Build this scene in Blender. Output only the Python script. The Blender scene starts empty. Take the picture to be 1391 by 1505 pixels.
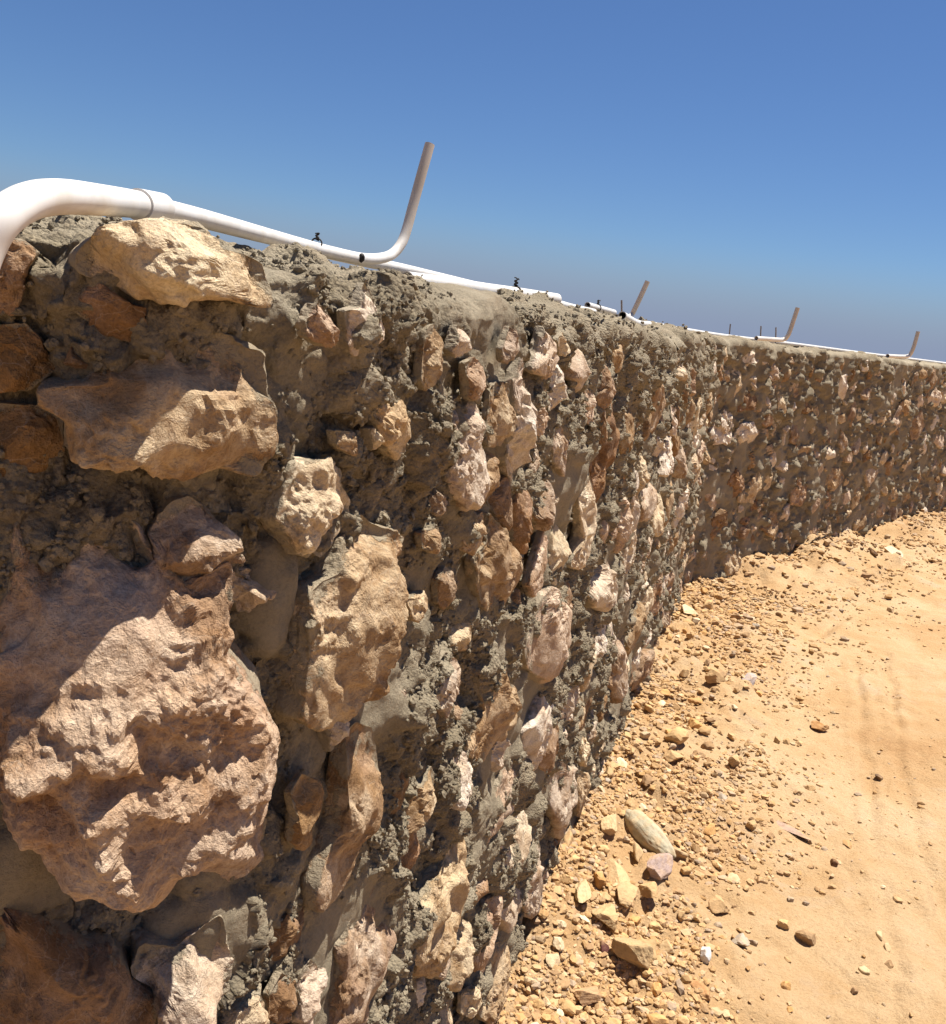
import bpy, bmesh, math, random
import numpy as np
from mathutils import Vector, Matrix

# ------------------------------------------------------------------ camera, sky, sun, exposure
scene = bpy.context.scene
col = scene.collection
R_ = math.radians
F_PX, PW, PH = 1300.0, 1391.0, 1505.0
PITCH, ROLL = 13.025, 7.125
cam_data = bpy.data.cameras.new('camera')
cam = bpy.data.objects.new('camera', cam_data)
col.objects.link(cam)
scene.camera = cam
cam_data.sensor_fit = 'HORIZONTAL'
cam_data.sensor_width = 36
cam_data.lens = 36 * F_PX / PW
cam_data.clip_start = 0.02
cam_data.clip_end = 9000
p, r = R_(PITCH), R_(ROLL)
fw = Vector((0, math.cos(p), -math.sin(p)))
up0 = Vector((0, math.sin(p), math.cos(p)))
rt0 = Vector((1, 0, 0))
RT = rt0 * math.cos(r) + up0 * math.sin(r)
UP = up0 * math.cos(r) - rt0 * math.sin(r)
cam.matrix_world = Matrix(((RT.x, UP.x, -fw.x, 0), (RT.y, UP.y, -fw.y, 0), (RT.z, UP.z, -fw.z, 1.5), (0, 0, 0, 1)))

SUN_AZ, SUN_EL = 52.0, 70.5        # azimuth clockwise from +Y
world = bpy.data.worlds.new('World')
scene.world = world
world.use_nodes = True
nt = world.node_tree
nt.nodes.clear()
N = nt.nodes.new
sky = N('ShaderNodeTexSky')
sky.sky_type = 'NISHITA'
sky.sun_disc = False
sky.sun_elevation = R_(SUN_EL)
sky.sun_rotation = R_(SUN_AZ)
sky.altitude = 400
sky.air_density = 1.0
sky.dust_density = 0.3
sky.ozone_density = 2.2
tc = N('ShaderNodeTexCoord')
sep = N('ShaderNodeSeparateXYZ')
nt.links.new(tc.outputs['Generated'], sep.inputs[0])
# the dull purplish haze that lies on the horizon all round
rampn = N('ShaderNodeValToRGB')
cr = rampn.color_ramp
cr.interpolation = 'EASE'
cr.elements[0].position = 0.0
cr.elements[0].color = (1, 1, 1, 1)
cr.elements[1].position = 0.10
cr.elements[1].color = (0, 0, 0, 1)
nt.links.new(sep.outputs['Z'], rampn.inputs[0])
tint = N('ShaderNodeMix'); tint.data_type = 'RGBA'; tint.blend_type = 'MULTIPLY'
tint.inputs[0].default_value = 1
nt.links.new(sky.outputs[0], tint.inputs[6])
tint.inputs[7].default_value = (0.48, 0.635, 0.875, 1)
mix = N('ShaderNodeMix'); mix.data_type = 'RGBA'
nt.links.new(rampn.outputs[0], mix.inputs[0])
nt.links.new(tint.outputs[2], mix.inputs[6])
mix.inputs[7].default_value = (2.55, 3.1, 4.4, 1)
bg = N('ShaderNodeBackground')
bg.inputs['Strength'].default_value = 0.05
out = N('ShaderNodeOutputWorld')
nt.links.new(mix.outputs[2], bg.inputs[0])
nt.links.new(bg.outputs[0], out.inputs[0])

sd = bpy.data.lights.new('sun', 'SUN')
sd.energy = 5.0
sd.angle = R_(0.53)
sd.color = (1.0, 0.955, 0.88)
sun = bpy.data.objects.new('sun', sd)
col.objects.link(sun)
sv = Vector((math.sin(R_(SUN_AZ)) * math.cos(R_(SUN_EL)), math.cos(R_(SUN_AZ)) * math.cos(R_(SUN_EL)), math.sin(R_(SUN_EL))))
sun.rotation_euler = sv.to_track_quat('Z', 'Y').to_euler()
sun.location = (3, 3, 8)
vs = scene.view_settings
vs.view_transform = 'Standard'
vs.look = 'None'
vs.gamma = 1
vs.use_curve_mapping = False
vs.exposure = 1.08
scene.cycles.max_bounces = 6
scene.cycles.diffuse_bounces = 4

# ------------------------------------------------------------------ numpy noise
rng = np.random.default_rng(7)
random.seed(7)
def _hash(ix, iy, iz, seed):
    h = (ix.astype(np.int64) * 374761393 + iy.astype(np.int64) * 668265263 + iz.astype(np.int64) * 2147483647 + seed * 974634777)
    h = (h ^ (h >> 13)) * 1274126177
    h = h & 0x7fffffff
    h = (h ^ (h >> 15)) * 1911520717
    return ((h ^ (h >> 11)) & 0xffffff).astype(np.float32) / 16777216.0
def noise3(P, seed=0):
    """value noise with smooth interpolation, -1..1"""
    I = np.floor(P).astype(np.int64)
    f = (P - I).astype(np.float32)
    u = f * f * f * (f * (f * 6 - 15) + 10)
    r = np.zeros(len(P), np.float32)
    for dx in (0, 1):
        wx = u[:, 0] if dx else 1 - u[:, 0]
        for dy in (0, 1):
            wy = u[:, 1] if dy else 1 - u[:, 1]
            for dz in (0, 1):
                wz = u[:, 2] if dz else 1 - u[:, 2]
                r += wx * wy * wz * _hash(I[:, 0] + dx, I[:, 1] + dy, I[:, 2] + dz, seed)
    return r * 2 - 1
def noise2(P, seed=0):
    I = np.floor(P).astype(np.int64)
    f = (P - I).astype(np.float32)
    u = f * f * f * (f * (f * 6 - 15) + 10)
    r = np.zeros(len(P), np.float32)
    z = np.zeros(len(P), np.int64)
    for dx in (0, 1):
        wx = u[:, 0] if dx else 1 - u[:, 0]
        for dy in (0, 1):
            wy = u[:, 1] if dy else 1 - u[:, 1]
            r += wx * wy * _hash(I[:, 0] + dx, I[:, 1] + dy, z, seed)
    return r * 2 - 1
def fbm(P, oct=4, seed=0, gain=0.5, fn=None):
    fn = fn or (noise3 if P.shape[1] == 3 else noise2)
    a, s, r = 1.0, 1.0, 0
    for o in range(oct):
        r = r + a * fn(P * s + 17.3 * o, seed + o * 13)
        a *= gain
        s *= 2.03
    return r
def lumps(P, size, seed, fill=0.75):
    """height of rounded grains scattered at a given spacing (2D), 0..~size/2"""
    Q = P / size
    I = np.floor(Q).astype(np.int64)
    z = np.zeros(len(P), np.int64)
    best = np.zeros(len(P), np.float32)
    for dx in (-1, 0, 1):
        for dy in (-1, 0, 1):
            cx, cy = I[:, 0] + dx, I[:, 1] + dy
            px = cx + _hash(cx, cy, z, seed)
            py = cy + _hash(cx, cy, z, seed + 5)
            rad = 0.35 + 0.45 * _hash(cx, cy, z, seed + 9)
            on = _hash(cx, cy, z, seed + 11) < fill
            d2 = ((Q[:, 0] - px) ** 2 + (Q[:, 1] - py) ** 2) / rad ** 2
            h = np.where(on & (d2 < 1), rad * np.sqrt(np.maximum(0, 1 - d2)), 0)
            best = np.maximum(best, h)
    return best * size

# ------------------------------------------------------------------ mesh helpers
def new_mesh(name, V, Fq, mat=None, smooth=False, attrs=None):
    me = bpy.data.meshes.new(name)
    V = np.asarray(V, np.float32)
    Fq = np.asarray(Fq, np.int32)
    k = Fq.shape[1]
    me.vertices.add(len(V)); me.vertices.foreach_set('co', V.ravel())
    me.loops.add(Fq.size); me.loops.foreach_set('vertex_index', Fq.ravel())
    me.polygons.add(len(Fq))
    me.polygons.foreach_set('loop_start', np.arange(0, Fq.size, k, dtype=np.int32))
    me.polygons.foreach_set('loop_total', np.full(len(Fq), k, np.int32))
    me.update(calc_edges=True)
    me.polygons.foreach_set('use_smooth', np.full(len(Fq), smooth, bool))
    for an, av in (attrs or {}).items():
        av = np.asarray(av, np.float32)
        if av.ndim == 2:
            a = me.attributes.new(an, 'FLOAT_COLOR', 'POINT')
            a.data.foreach_set('color', np.hstack([av, np.ones((len(av), 1), np.float32)]).ravel())
        else:
            a = me.attributes.new(an, 'FLOAT', 'POINT')
            a.data.foreach_set('value', av)
    if mat: me.materials.append(mat)
    return me
def link(name, me, parent=None):
    o = bpy.data.objects.new(name, me)
    col.objects.link(o)
    if parent: o.parent = parent
    return o
def tag(o, label=None, cat=None, group=None, kind=None):
    if label: o['label'] = label
    if cat: o['category'] = cat
    if group: o['group'] = group
    if kind: o['kind'] = kind
    return o
def ico(level):
    bm = bmesh.new()
    bmesh.ops.create_icosphere(bm, subdivisions=level, radius=1)
    V = np.array([v.co[:] for v in bm.verts], np.float32)
    Ff = np.array([[v.index for v in f.verts] for f in bm.faces], np.int32)
    bm.free()
    return V, Ff
def cull(V, Ff, zmin):
    keep = V[:, 2] > zmin
    fk = keep[Ff].all(axis=1)
    Ff = Ff[fk]
    used = np.unique(Ff)
    m = np.full(len(V), -1, np.int32); m[used] = np.arange(len(used))
    return V[used], m[Ff]
ICO = {}
HALF = {}
for lv in range(1, 8):
    ICO[lv] = ico(lv)
    HALF[lv] = cull(*ICO[lv], -0.42)

# ------------------------------------------------------------------ materials
def mat_new(name, rough=0.9):
    m = bpy.data.materials.new(name)
    m.use_nodes = True
    n = m.node_tree.nodes
    b = n['Principled BSDF']
    b.inputs['Roughness'].default_value = rough
    b.inputs['Specular IOR Level'].default_value = 0.25
    return m, m.node_tree, b
def nd(t, kind, **kw):
    n = t.nodes.new(kind)
    for k, v in kw.items():
        setattr(n, k, v)
    return n
def noise_node(t, vec, scale, detail=6, rough=0.6, dist=0.0):
    n = nd(t, 'ShaderNodeTexNoise')
    n.inputs['Scale'].default_value = scale
    n.inputs['Detail'].default_value = detail
    n.inputs['Roughness'].default_value = rough
    n.inputs['Distortion'].default_value = dist
    t.links.new(vec, n.inputs['Vector'])
    return n.outputs['Fac']
def ramp(t, fac, stops, interp='LINEAR'):
    n = nd(t, 'ShaderNodeValToRGB')
    e = n.color_ramp.elements
    n.color_ramp.interpolation = interp
    while len(e) < len(stops): e.new(0.5)
    for el, (pp, c) in zip(e, stops):
        el.position = pp
        el.color = (*c, 1) if len(c) == 3 else c
    t.links.new(fac, n.inputs[0])
    return n.outputs[0]
def mixc(t, fac, a, b, mode='MIX'):
    n = nd(t, 'ShaderNodeMix'); n.data_type = 'RGBA'; n.blend_type = mode
    for s, v in ((0, fac), (6, a), (7, b)):
        if isinstance(v, (int, float)): n.inputs[s].default_value = v
        elif isinstance(v, tuple): n.inputs[s].default_value = (*v, 1)
        else: t.links.new(v, n.inputs[s])
    return n.outputs[2]
def mth(t, op, a, b=None, c=None):
    n = nd(t, 'ShaderNodeMath'); n.operation = op
    for i, v in enumerate((a, b, c)):
        if v is None: continue
        if isinstance(v, (int, float)): n.inputs[i].default_value = v
        else: t.links.new(v, n.inputs[i])
    return n.outputs[0]
def bump(t, b, h, strength, dist, prev=None):
    n = nd(t, 'ShaderNodeBump')
    n.inputs['Strength'].default_value = strength
    n.inputs['Distance'].default_value = dist
    t.links.new(h, n.inputs['Height'])
    if prev: t.links.new(prev, n.inputs['Normal'])
    t.links.new(n.outputs[0], b.inputs['Normal'])
    return n.outputs[0]

def stone_material():
    m, t, b = mat_new('limestone', 0.88)
    pos = nd(t, 'ShaderNodeNewGeometry').outputs['Position']
    tn = nd(t, 'ShaderNodeAttribute'); tn.attribute_name = 'tint'
    rm = nd(t, 'ShaderNodeAttribute'); rm.attribute_name = 'rim'
    big = noise_node(t, pos, 14, 5, 0.6, 0.6)
    mid = noise_node(t, pos, 60, 6, 0.65, 0.4)
    fine = noise_node(t, pos, 420, 4, 0.7)
    f = mth(t, 'ADD', mth(t, 'MULTIPLY', tn.outputs['Fac'], 0.62), mth(t, 'MULTIPLY', mth(t, 'SUBTRACT', big, 0.5), 1.0))
    f = mth(t, 'ADD', f, mth(t, 'MULTIPLY', mth(t, 'SUBTRACT', mid, 0.5), 0.45))
    f = mth(t, 'ADD', f, 0.20)
    c = ramp(t, f, [(0.0, (0.120, 0.064, 0.027)), (0.22, (0.210, 0.124, 0.060)), (0.42, (0.300, 0.199, 0.120)),
                    (0.56, (0.46, 0.352, 0.252)), (0.72, (0.57, 0.465, 0.35)), (0.95, (0.68, 0.60, 0.49))])
    # rusty and pink patches
    patch = ramp(t, noise_node(t, pos, 9, 4, 0.55, 1.2), [(0.50, (0, 0, 0)), (0.66, (1, 1, 1))])
    c = mixc(t, mth(t, 'MULTIPLY', patch, 0.32), c, (0.38, 0.205, 0.08))
    pink = ramp(t, noise_node(t, pos, 17, 4, 0.6, 0.8), [(0.52, (0, 0, 0)), (0.68, (1, 1, 1))])
    c = mixc(t, mth(t, 'MULTIPLY', pink, 0.25), c, (0.47, 0.33, 0.26))
    hue = ramp(t, mth(t, 'FRACT', mth(t, 'MULTIPLY', tn.outputs['Fac'], 7.3)), [(0.0, (1.06, 0.98, 0.92)), (0.4, (1.0, 1.0, 1.0)), (0.7, (1.04, 0.97, 0.78)), (1.0, (1.02, 1.0, 0.88))])
    c = mixc(t, 1.0, c, hue, 'MULTIPLY')
    # pits and grain
    c = mixc(t, 1.0, c, ramp(t, fine, [(0.25, (0.62, 0.60, 0.58)), (0.55, (1, 1, 1)), (0.8, (1.12, 1.12, 1.1))]), 'MULTIPLY')
    # thin calcite veins
    wv = nd(t, 'ShaderNodeTexVoronoi'); wv.feature = 'DISTANCE_TO_EDGE'; wv.inputs['Scale'].default_value = 24
    wn = nd(t, 'ShaderNodeTexNoise'); wn.inputs['Scale'].default_value = 12; wn.inputs['Detail'].default_value = 5
    t.links.new(pos, wn.inputs['Vector'])
    vadd = nd(t, 'ShaderNodeVectorMath'); vadd.operation = 'MULTIPLY_ADD'
    t.links.new(wn.outputs['Color'], vadd.inputs[0]); vadd.inputs[1].default_value = (0.16, 0.16, 0.16)
    t.links.new(pos, vadd.inputs[2])
    t.links.new(vadd.outputs[0], wv.inputs['Vector'])
    vein = ramp(t, wv.outputs['Distance'], [(0.0, (1, 1, 1)), (0.018, (0, 0, 0))])
    c = mixc(t, mth(t, 'MULTIPLY', vein, 0.16), c, (0.75, 0.66, 0.54))
    # mortar smeared over the rim of the stone
    sm = mth(t, 'ADD', rm.outputs['Fac'], mth(t, 'MULTIPLY', mth(t, 'SUBTRACT', noise_node(t, pos, 38, 6, 0.72), 0.5), 1.3))
    smf = ramp(t, sm, [(0.86, (0, 0, 0)), (0.95, (1, 1, 1))])
    c = mixc(t, mth(t, 'MULTIPLY', smf, 0.85), c, (0.27, 0.225, 0.155))
    t.links.new(c, b.inputs['Base Color'])
    h = mth(t, 'ADD', mid, mth(t, 'MULTIPLY', fine, 0.35))
    h = mth(t, 'ADD', h, mth(t, 'MULTIPLY', smf, 0.25))
    bump(t, b, h, 1.0, 0.007)
    return m
def mortar_material():
    m, t, b = mat_new('mortar', 0.95)
    pos = nd(t, 'ShaderNodeNewGeometry').outputs['Position']
    cr_ = nd(t, 'ShaderNodeAttribute'); cr_.attribute_name = 'crumb'
    big = noise_node(t, pos, 7, 5, 0.6, 0.5)
    c = ramp(t, big, [(0.3, (0.175, 0.138, 0.088)), (0.5, (0.24, 0.195, 0.13)), (0.7, (0.31, 0.258, 0.18))])
    c = mixc(t, 1.0, c, ramp(t, noise_node(t, pos, 240, 5, 0.75), [(0.28, (0.6, 0.58, 0.55)), (0.52, (1, 1, 1)), (0.75, (1.25, 1.22, 1.15))]), 'MULTIPLY')
    # warm dust from the soil and the stones
    dust = ramp(t, noise_node(t, pos, 21, 5, 0.6, 0.3), [(0.5, (0, 0, 0)), (0.7, (1, 1, 1))])
    c = mixc(t, mth(t, 'MULTIPLY', dust, 0.35), c, (0.34, 0.245, 0.155))
    # cement skin on trowelled patches is a little paler
    c = mixc(t, mth(t, 'MULTIPLY', mth(t, 'SUBTRACT', 1.0, cr_.outputs['Fac']), 0.30), c, (0.32, 0.272, 0.195))
    t.links.new(c, b.inputs['Base Color'])
    h = mth(t, 'ADD', noise_node(t, pos, 260, 6, 0.75), mth(t, 'MULTIPLY', noise_node(t, pos, 900, 2, 0.5), 0.3))
    vo = nd(t, 'ShaderNodeTexVoronoi'); vo.inputs['Scale'].default_value = 260; t.links.new(pos, vo.inputs['Vector'])
    h = mth(t, 'SUBTRACT', h, mth(t, 'MULTIPLY', mth(t, 'MULTIPLY', vo.outputs['Distance'], 0.9), cr_.outputs['Fac']))
    bump(t, b, h, 0.85, 0.005)
    return m
def ground_material():
    m, t, b = mat_new('ochre_soil', 0.97)
    pos = nd(t, 'ShaderNodeNewGeometry').outputs['Position']
    big = noise_node(t, pos, 1.1, 6, 0.6, 0.5)
    mid = noise_node(t, pos, 7, 7, 0.65, 0.3)
    fine = noise_node(t, pos, 130, 6, 0.75)
    f = mth(t, 'ADD', mth(t, 'MULTIPLY', big, 0.6), mth(t, 'MULTIPLY', mid, 0.4))
    c = ramp(t, f, [(0.32, (0.34, 0.195, 0.086)), (0.45, (0.385, 0.24, 0.115)), (0.56, (0.43, 0.29, 0.157)), (0.72, (0.465, 0.335, 0.205))])
    c = mixc(t, 1.0, c, ramp(t, fine, [(0.25, (0.72, 0.68, 0.62)), (0.5, (1, 1, 1)), (0.78, (1.1, 1.1, 1.1))]), 'MULTIPLY')
    spk = ramp(t, noise_node(t, pos, 55, 4, 0.8), [(0.62, (0, 0, 0)), (0.72, (1, 1, 1))])
    c = mixc(t, mth(t, 'MULTIPLY', spk, 0.35), c, (0.30, 0.175, 0.08))
    gp = ramp(t, noise_node(t, pos, 3.2, 5, 0.6, 0.6), [(0.58, (0, 0, 0)), (0.68, (1, 1, 1))])
    c = mixc(t, mth(t, 'MULTIPLY', gp, 0.35), c, (0.40, 0.315, 0.225))
    t.links.new(c, b.inputs['Base Color'])
    h = mth(t, 'ADD', noise_node(t, pos, 45, 8, 0.7), mth(t, 'MULTIPLY', fine, 0.4))
    bump(t, b, h, 0.9, 0.014)
    return m
def rock_material(name='rubble_rock'):
    m, t, b = mat_new(name, 0.93)
    pos = nd(t, 'ShaderNodeNewGeometry').outputs['Position']
    ca = nd(t, 'ShaderNodeAttribute'); ca.attribute_name = 'rockcol'
    oi = nd(t, 'ShaderNodeObjectInfo')
    c = mixc(t, 1.0, ca.outputs['Color'], ramp(t, noise_node(t, pos, 70, 6, 0.7), [(0.3, (0.72, 0.68, 0.62)), (0.52, (1, 1, 1)), (0.72, (1.15, 1.12, 1.08))]), 'MULTIPLY')
    c = mixc(t, 1.0, c, ramp(t, oi.outputs['Random'], [(0.0, (0.84, 0.80, 0.76)), (0.5, (1, 1, 1)), (1.0, (1.1, 1.1, 1.12))]), 'MULTIPLY')
    dust = ramp(t, noise_node(t, pos, 30, 4, 0.6), [(0.45, (0, 0, 0)), (0.65, (1, 1, 1))])
    c = mixc(t, mth(t, 'MULTIPLY', dust, 0.45), c, (0.52, 0.325, 0.155))
    t.links.new(c, b.inputs['Base Color'])
    bump(t, b, noise_node(t, pos, 180, 6, 0.7), 0.6, 0.003)
    return m
def pvc_material():
    m, t, b = mat_new('white_pvc', 0.38)
    b.inputs['Specular IOR Level'].default_value = 0.4
    pos = nd(t, 'ShaderNodeNewGeometry').outputs['Position']
    c = ramp(t, noise_node(t, pos, 30, 6, 0.65, 0.3), [(0.35, (0.54, 0.50, 0.44)), (0.55, (0.60, 0.575, 0.54)), (0.75, (0.64, 0.62, 0.595))])
    tan_n = nd(t, 'ShaderNodeAttribute'); tan_n.attribute_name = 'riser_tan'
    c = mixc(t, mth(t, 'MULTIPLY', tan_n.outputs['Fac'], 0.55), c, (0.36, 0.285, 0.21))  # browner tan mixed in on the upright lengths of pipe
    sp = ramp(t, noise_node(t, pos, 300, 4, 0.8), [(0.66, (0, 0, 0)), (0.74, (1, 1, 1))])
    c = mixc(t, mth(t, 'MULTIPLY', sp, 0.3), c, (0.5, 0.4, 0.29))
    t.links.new(c, b.inputs['Base Color'])
    rr = ramp(t, noise_node(t, pos, 40, 4, 0.6), [(0.3, (0.3, 0.3, 0.3)), (0.7, (0.55, 0.55, 0.55))])
    t.links.new(rr, b.inputs['Roughness'])
    return m
def plain_material(name, c, rough, metal=0.0):
    m, t, b = mat_new(name, rough)
    pos = nd(t, 'ShaderNodeNewGeometry').outputs['Position']
    cc = ramp(t, noise_node(t, pos, 200, 5, 0.7), [(0.35, tuple(x * 0.6 for x in c)), (0.65, tuple(min(1, x * 1.3) for x in c))])
    t.links.new(cc, b.inputs['Base Color'])
    b.inputs['Metallic'].default_value = metal
    return m
M_STONE, M_MORTAR, M_GROUND, M_ROCK, M_PVC = stone_material(), mortar_material(), ground_material(), rock_material(), pvc_material()
M_WIRE = plain_material('black_tie_wire', (0.03, 0.025, 0.022), 0.7)
M_RUST = plain_material('weathered_rebar', (0.24, 0.215, 0.20), 0.8)

STONES = [
  (-61,1502,50,0.8,0.7,[(-60,-3),(-49,11),(-30,20),(4,27),(15,25),(24,14),(52,11),(58,1),(60,-11),(57,-20),(31,-15),(14,-17),(4,-24),(-11,-26),(-28,-18),(-43,-12),(-57,-12)]),
  (-64,1416,50,0.5,0.6,[(-73,9),(-58,8),(-40,16),(-34,34),(-19,44),(8,44),(36,45),(61,37),(67,15),(73,-24),(56,-45),(40,-40),(19,-45),(-2,-46),(-15,-34),(-38,-35),(-56,-35),(-58,-9),(-69,-7)]),
  (-91,1470,30,0.15,0.2,[(-31,12),(-12,16),(8,6),(29,3),(31,-7),(6,-17),(-13,-13),(-27,-1)]),
  (-114,1437,30,0.2,0.3,[(-10,-4),(-3,12),(8,1),(10,-5),(4,-12),(-8,-12)]),
  (-151,1483,16,0.3,0.5,[(-14,21),(5,23),(14,17),(8,7),(5,-7),(1,-21),(-14,-25)]),
  (-145,1383,14,0.25,0.3,[(-23,22),(6,24),(22,18),(23,-4),(12,-15),(-6,-24),(-23,-22)]),
  (-147,1435,12,0.1,0.3,[(-19,17),(1,22),(13,11),(19,-4),(7,-19),(-19,-24)]),
  (-72,1219,75,0.55,0.9,[(-78,97),(-75,119),(-62,134),(-29,137),(-22,115),(-1,102),(20,73),(44,82),(58,90),(56,50),(58,14),(78,-8),(88,-41),(86,-66),(81,-93),(67,-110),(44,-125),(20,-142),(7,-157),(-15,-153),(-37,-137),(-51,-115),(-62,-90),(-79,-75),(-83,-48),(-86,8),(-88,41),(-78,63)]),
  (-42,1321,35,0.45,0.4,[(-31,8),(-23,20),(-15,30),(-5,33),(15,17),(28,5),(31,-12),(17,-19),(-6,-33),(-22,-16)]),
  (142,1223,38,0.5,0.6,[(-95,-64),(-88,-39),(-82,12),(-79,39),(-45,52),(-32,72),(9,93),(40,77),(79,56),(92,13),(95,-37),(79,-62),(34,-82),(-13,-69),(-30,-86),(-62,-81)]),
  (176,1005,23,0.35,0.3,[(3,99),(42,72),(61,30),(57,-3),(31,-38),(-7,-74),(-37,-79),(-59,-67),(-61,-40),(-28,5),(-27,56),(-21,95)]),
  (586,1171,24,0.4,0.5,[(-102,24),(-53,31),(-49,73),(29,21),(88,-15),(102,-76),(39,-83),(-59,-52),(-86,-12)]),
  (319,1255,9,0.5,0.3,[(-31,13),(20,9),(31,-7),(0,-14),(-23,-5)]),
  (382,1183,7,0.2,0.2,[(-26,17),(-1,27),(26,-5),(20,-21),(0,-26),(-18,-12)]),
  (466,1233,10,0.5,0.5,[(-36,-5),(-11,17),(29,22),(36,-12),(-5,-27),(-28,-19)]),
  (295,1092,12,0.45,0.6,[(-37,14),(-7,28),(37,-5),(26,-35),(-13,-20)]),
  (307,1048,10,0.9,0.5,[(-33,14),(-23,21),(17,2),(33,-24),(-4,-12)]),
  (433,1045,14,0.6,0.6,[(-51,37),(-10,46),(37,17),(51,-30),(8,-48),(-39,-9)]),
  (674,907,29,0.5,0.6,[(-92,103),(27,57),(119,-7),(129,-79),(14,-56),(-21,-79),(-129,-9),(-111,19),(-67,28)]),
  (1033,929,36,0.7,0.4,[(-204,25),(-156,69),(-88,109),(139,-22),(204,-100),(63,-90),(-53,-93),(-172,-19)]),
  (1361,655,20,0.6,0.5,[(-127,59),(-48,65),(116,-18),(143,-82),(-25,-54),(-143,14)]),
  (829,1108,10,0.55,0.3,[(-51,-26),(-28,8),(18,55),(51,17),(37,-44),(-11,-60)]),
  (1208,1114,18,0.9,0.7,[(-115,61),(-18,98),(57,34),(115,-70),(57,-121),(-103,-88),(-39,-34)]),
  (1562,891,36,0.75,0.7,[(-274,89),(-110,91),(194,-43),(274,-145),(-116,-51),(-231,38)]),
  (377,909,17,0.4,0.4,[(-59,14),(-45,38),(19,23),(39,32),(59,0),(44,-15),(-4,-23),(-47,-25)]),
  (84,1056,11,0.25,0.2,[(-26,34),(-9,43),(15,28),(26,7),(13,-15),(12,-34),(-3,-34),(-19,-16),(-17,9)]),
  (294,1186,8,0.5,0.3,[(-24,15),(24,11),(23,-9),(1,-18),(-16,-9)]),
  (520,720,31,0.65,0.9,[(-115,9),(-39,34),(20,63),(29,124),(102,74),(115,3),(120,-79),(115,-128),(77,-165),(14,-169),(-81,-105),(-120,-60)]),
  (244,810,26,0.45,0.9,[(-29,63),(4,87),(37,61),(74,-15),(69,-65),(31,-87),(9,-117),(-74,-44),(-65,-7),(-59,40),(-48,60)]),
  (842,649,15,0.7,0.5,[(-79,-41),(-36,-27),(17,3),(7,95),(78,57),(79,-50),(63,-81),(-27,-86)]),
  (1229,319,16,0.6,0.4,[(-105,-37),(-99,66),(-76,92),(-20,129),(50,22),(69,-101),(105,-222),(-22,-150)]),
  (1480,322,31,0.6,0.5,[(-230,214),(-156,185),(156,7),(230,-118),(81,-87),(-6,-103),(-108,10),(-216,145)]),
  (1862,136,15,0.5,0.3,[(-131,148),(61,33),(131,-126),(-44,-43)]),
  (997,175,19,0.5,0.3,[(-110,7),(-69,83),(-18,96),(105,20),(110,-116),(14,-109),(-81,-39)]),
  (584,523,12,0.6,0.2,[(-22,14),(30,-3),(50,-38),(-12,-20),(-50,22)]),
  (814,276,14,0.8,0.6,[(-69,61),(19,8),(69,-64),(16,-60),(-67,19)]),
  (1263,23,13,0.95,0.4,[(-90,67),(-19,66),(90,-72),(77,-111),(-34,-28)]),
  (849,398,17,0.55,0.5,[(-53,80),(34,50),(90,-63),(-2,-69),(-75,-33),(-90,50)]),
  (123,841,9,0.85,0.7,[(-23,34),(2,35),(23,9),(18,-22),(4,-40),(-20,-18)]),
  (69,881,10,0.15,0.3,[(-19,16),(0,25),(20,2),(20,-24),(-1,-26),(-20,-6)]),
  (-110,1001,50,0.15,0.4,[(-59,73),(-25,50),(4,22),(24,15),(36,-1),(43,-22),(60,-38),(58,-82),(-60,-53)]),
  (-34,967,40,0.6,0.8,[(-36,39),(-22,38),(-7,31),(7,38),(19,46),(29,45),(36,14),(33,-15),(16,-25),(7,-55),(-14,-51),(-21,-2),(-36,17)]),
  (47,1473,12,0.55,0.6,[(-21,1),(-10,15),(4,12),(21,-8),(8,-16),(-18,-9)]),
  (107,1476,12,0.85,0.4,[(-30,9),(-12,12),(1,33),(23,15),(30,-10),(8,-33),(-8,-31),(-22,-16)]),
  (180,1391,15,0.65,0.5,[(-41,13),(-9,30),(12,18),(41,-10),(37,-28),(13,-32),(-28,-7)]),
  (258,1447,6,0.4,0.5,[(-18,1),(-13,24),(7,31),(17,13),(18,-13),(-5,-31),(-18,-21)]),
  (307,1364,12,0.3,0.2,[(-38,19),(21,26),(38,1),(34,-33),(-16,-21),(-30,1)]),
  (334,1463,6,0.85,0.5,[(-20,-9),(-8,16),(12,14),(20,-9),(-11,-16)]),
  (395,1422,9,0.55,0.5,[(-31,19),(10,24),(31,7),(27,-26),(-12,-21)]),
  (513,1375,13,0.4,0.4,[(-52,-9),(-43,36),(26,39),(52,0),(22,-45),(-44,-34)]),
  (698,1450,16,0.7,0.5,[(-73,-25),(-51,1),(-32,34),(16,11),(73,-7),(64,-29),(2,-36)]),
  (519,1461,8,0.6,0.5,[(-30,-7),(-6,22),(30,2),(20,-20),(-20,-22)]),
  (1056,1346,12,0.7,0.5,[(-74,-12),(-70,39),(51,28),(74,-6),(35,-40)]),
  (883,1293,10,0.6,0.5,[(-55,6),(-35,51),(39,-1),(55,-59),(-42,-19)]),
  (792,1460,7,0.8,0.5,[(-33,7),(2,18),(33,-11),(-6,-18)]),
  (98,1381,8,0.5,0.5,[(-20,13),(6,10),(20,-3),(10,-12),(-15,1)]),
  (147,1381,4,0.8,0.5,[(-10,9),(2,10),(10,-8),(-2,-10)]),
  (724,1350,9,0.7,0.5,[(-15,23),(42,11),(41,-15),(-19,-20),(-42,4)]),
]
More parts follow.
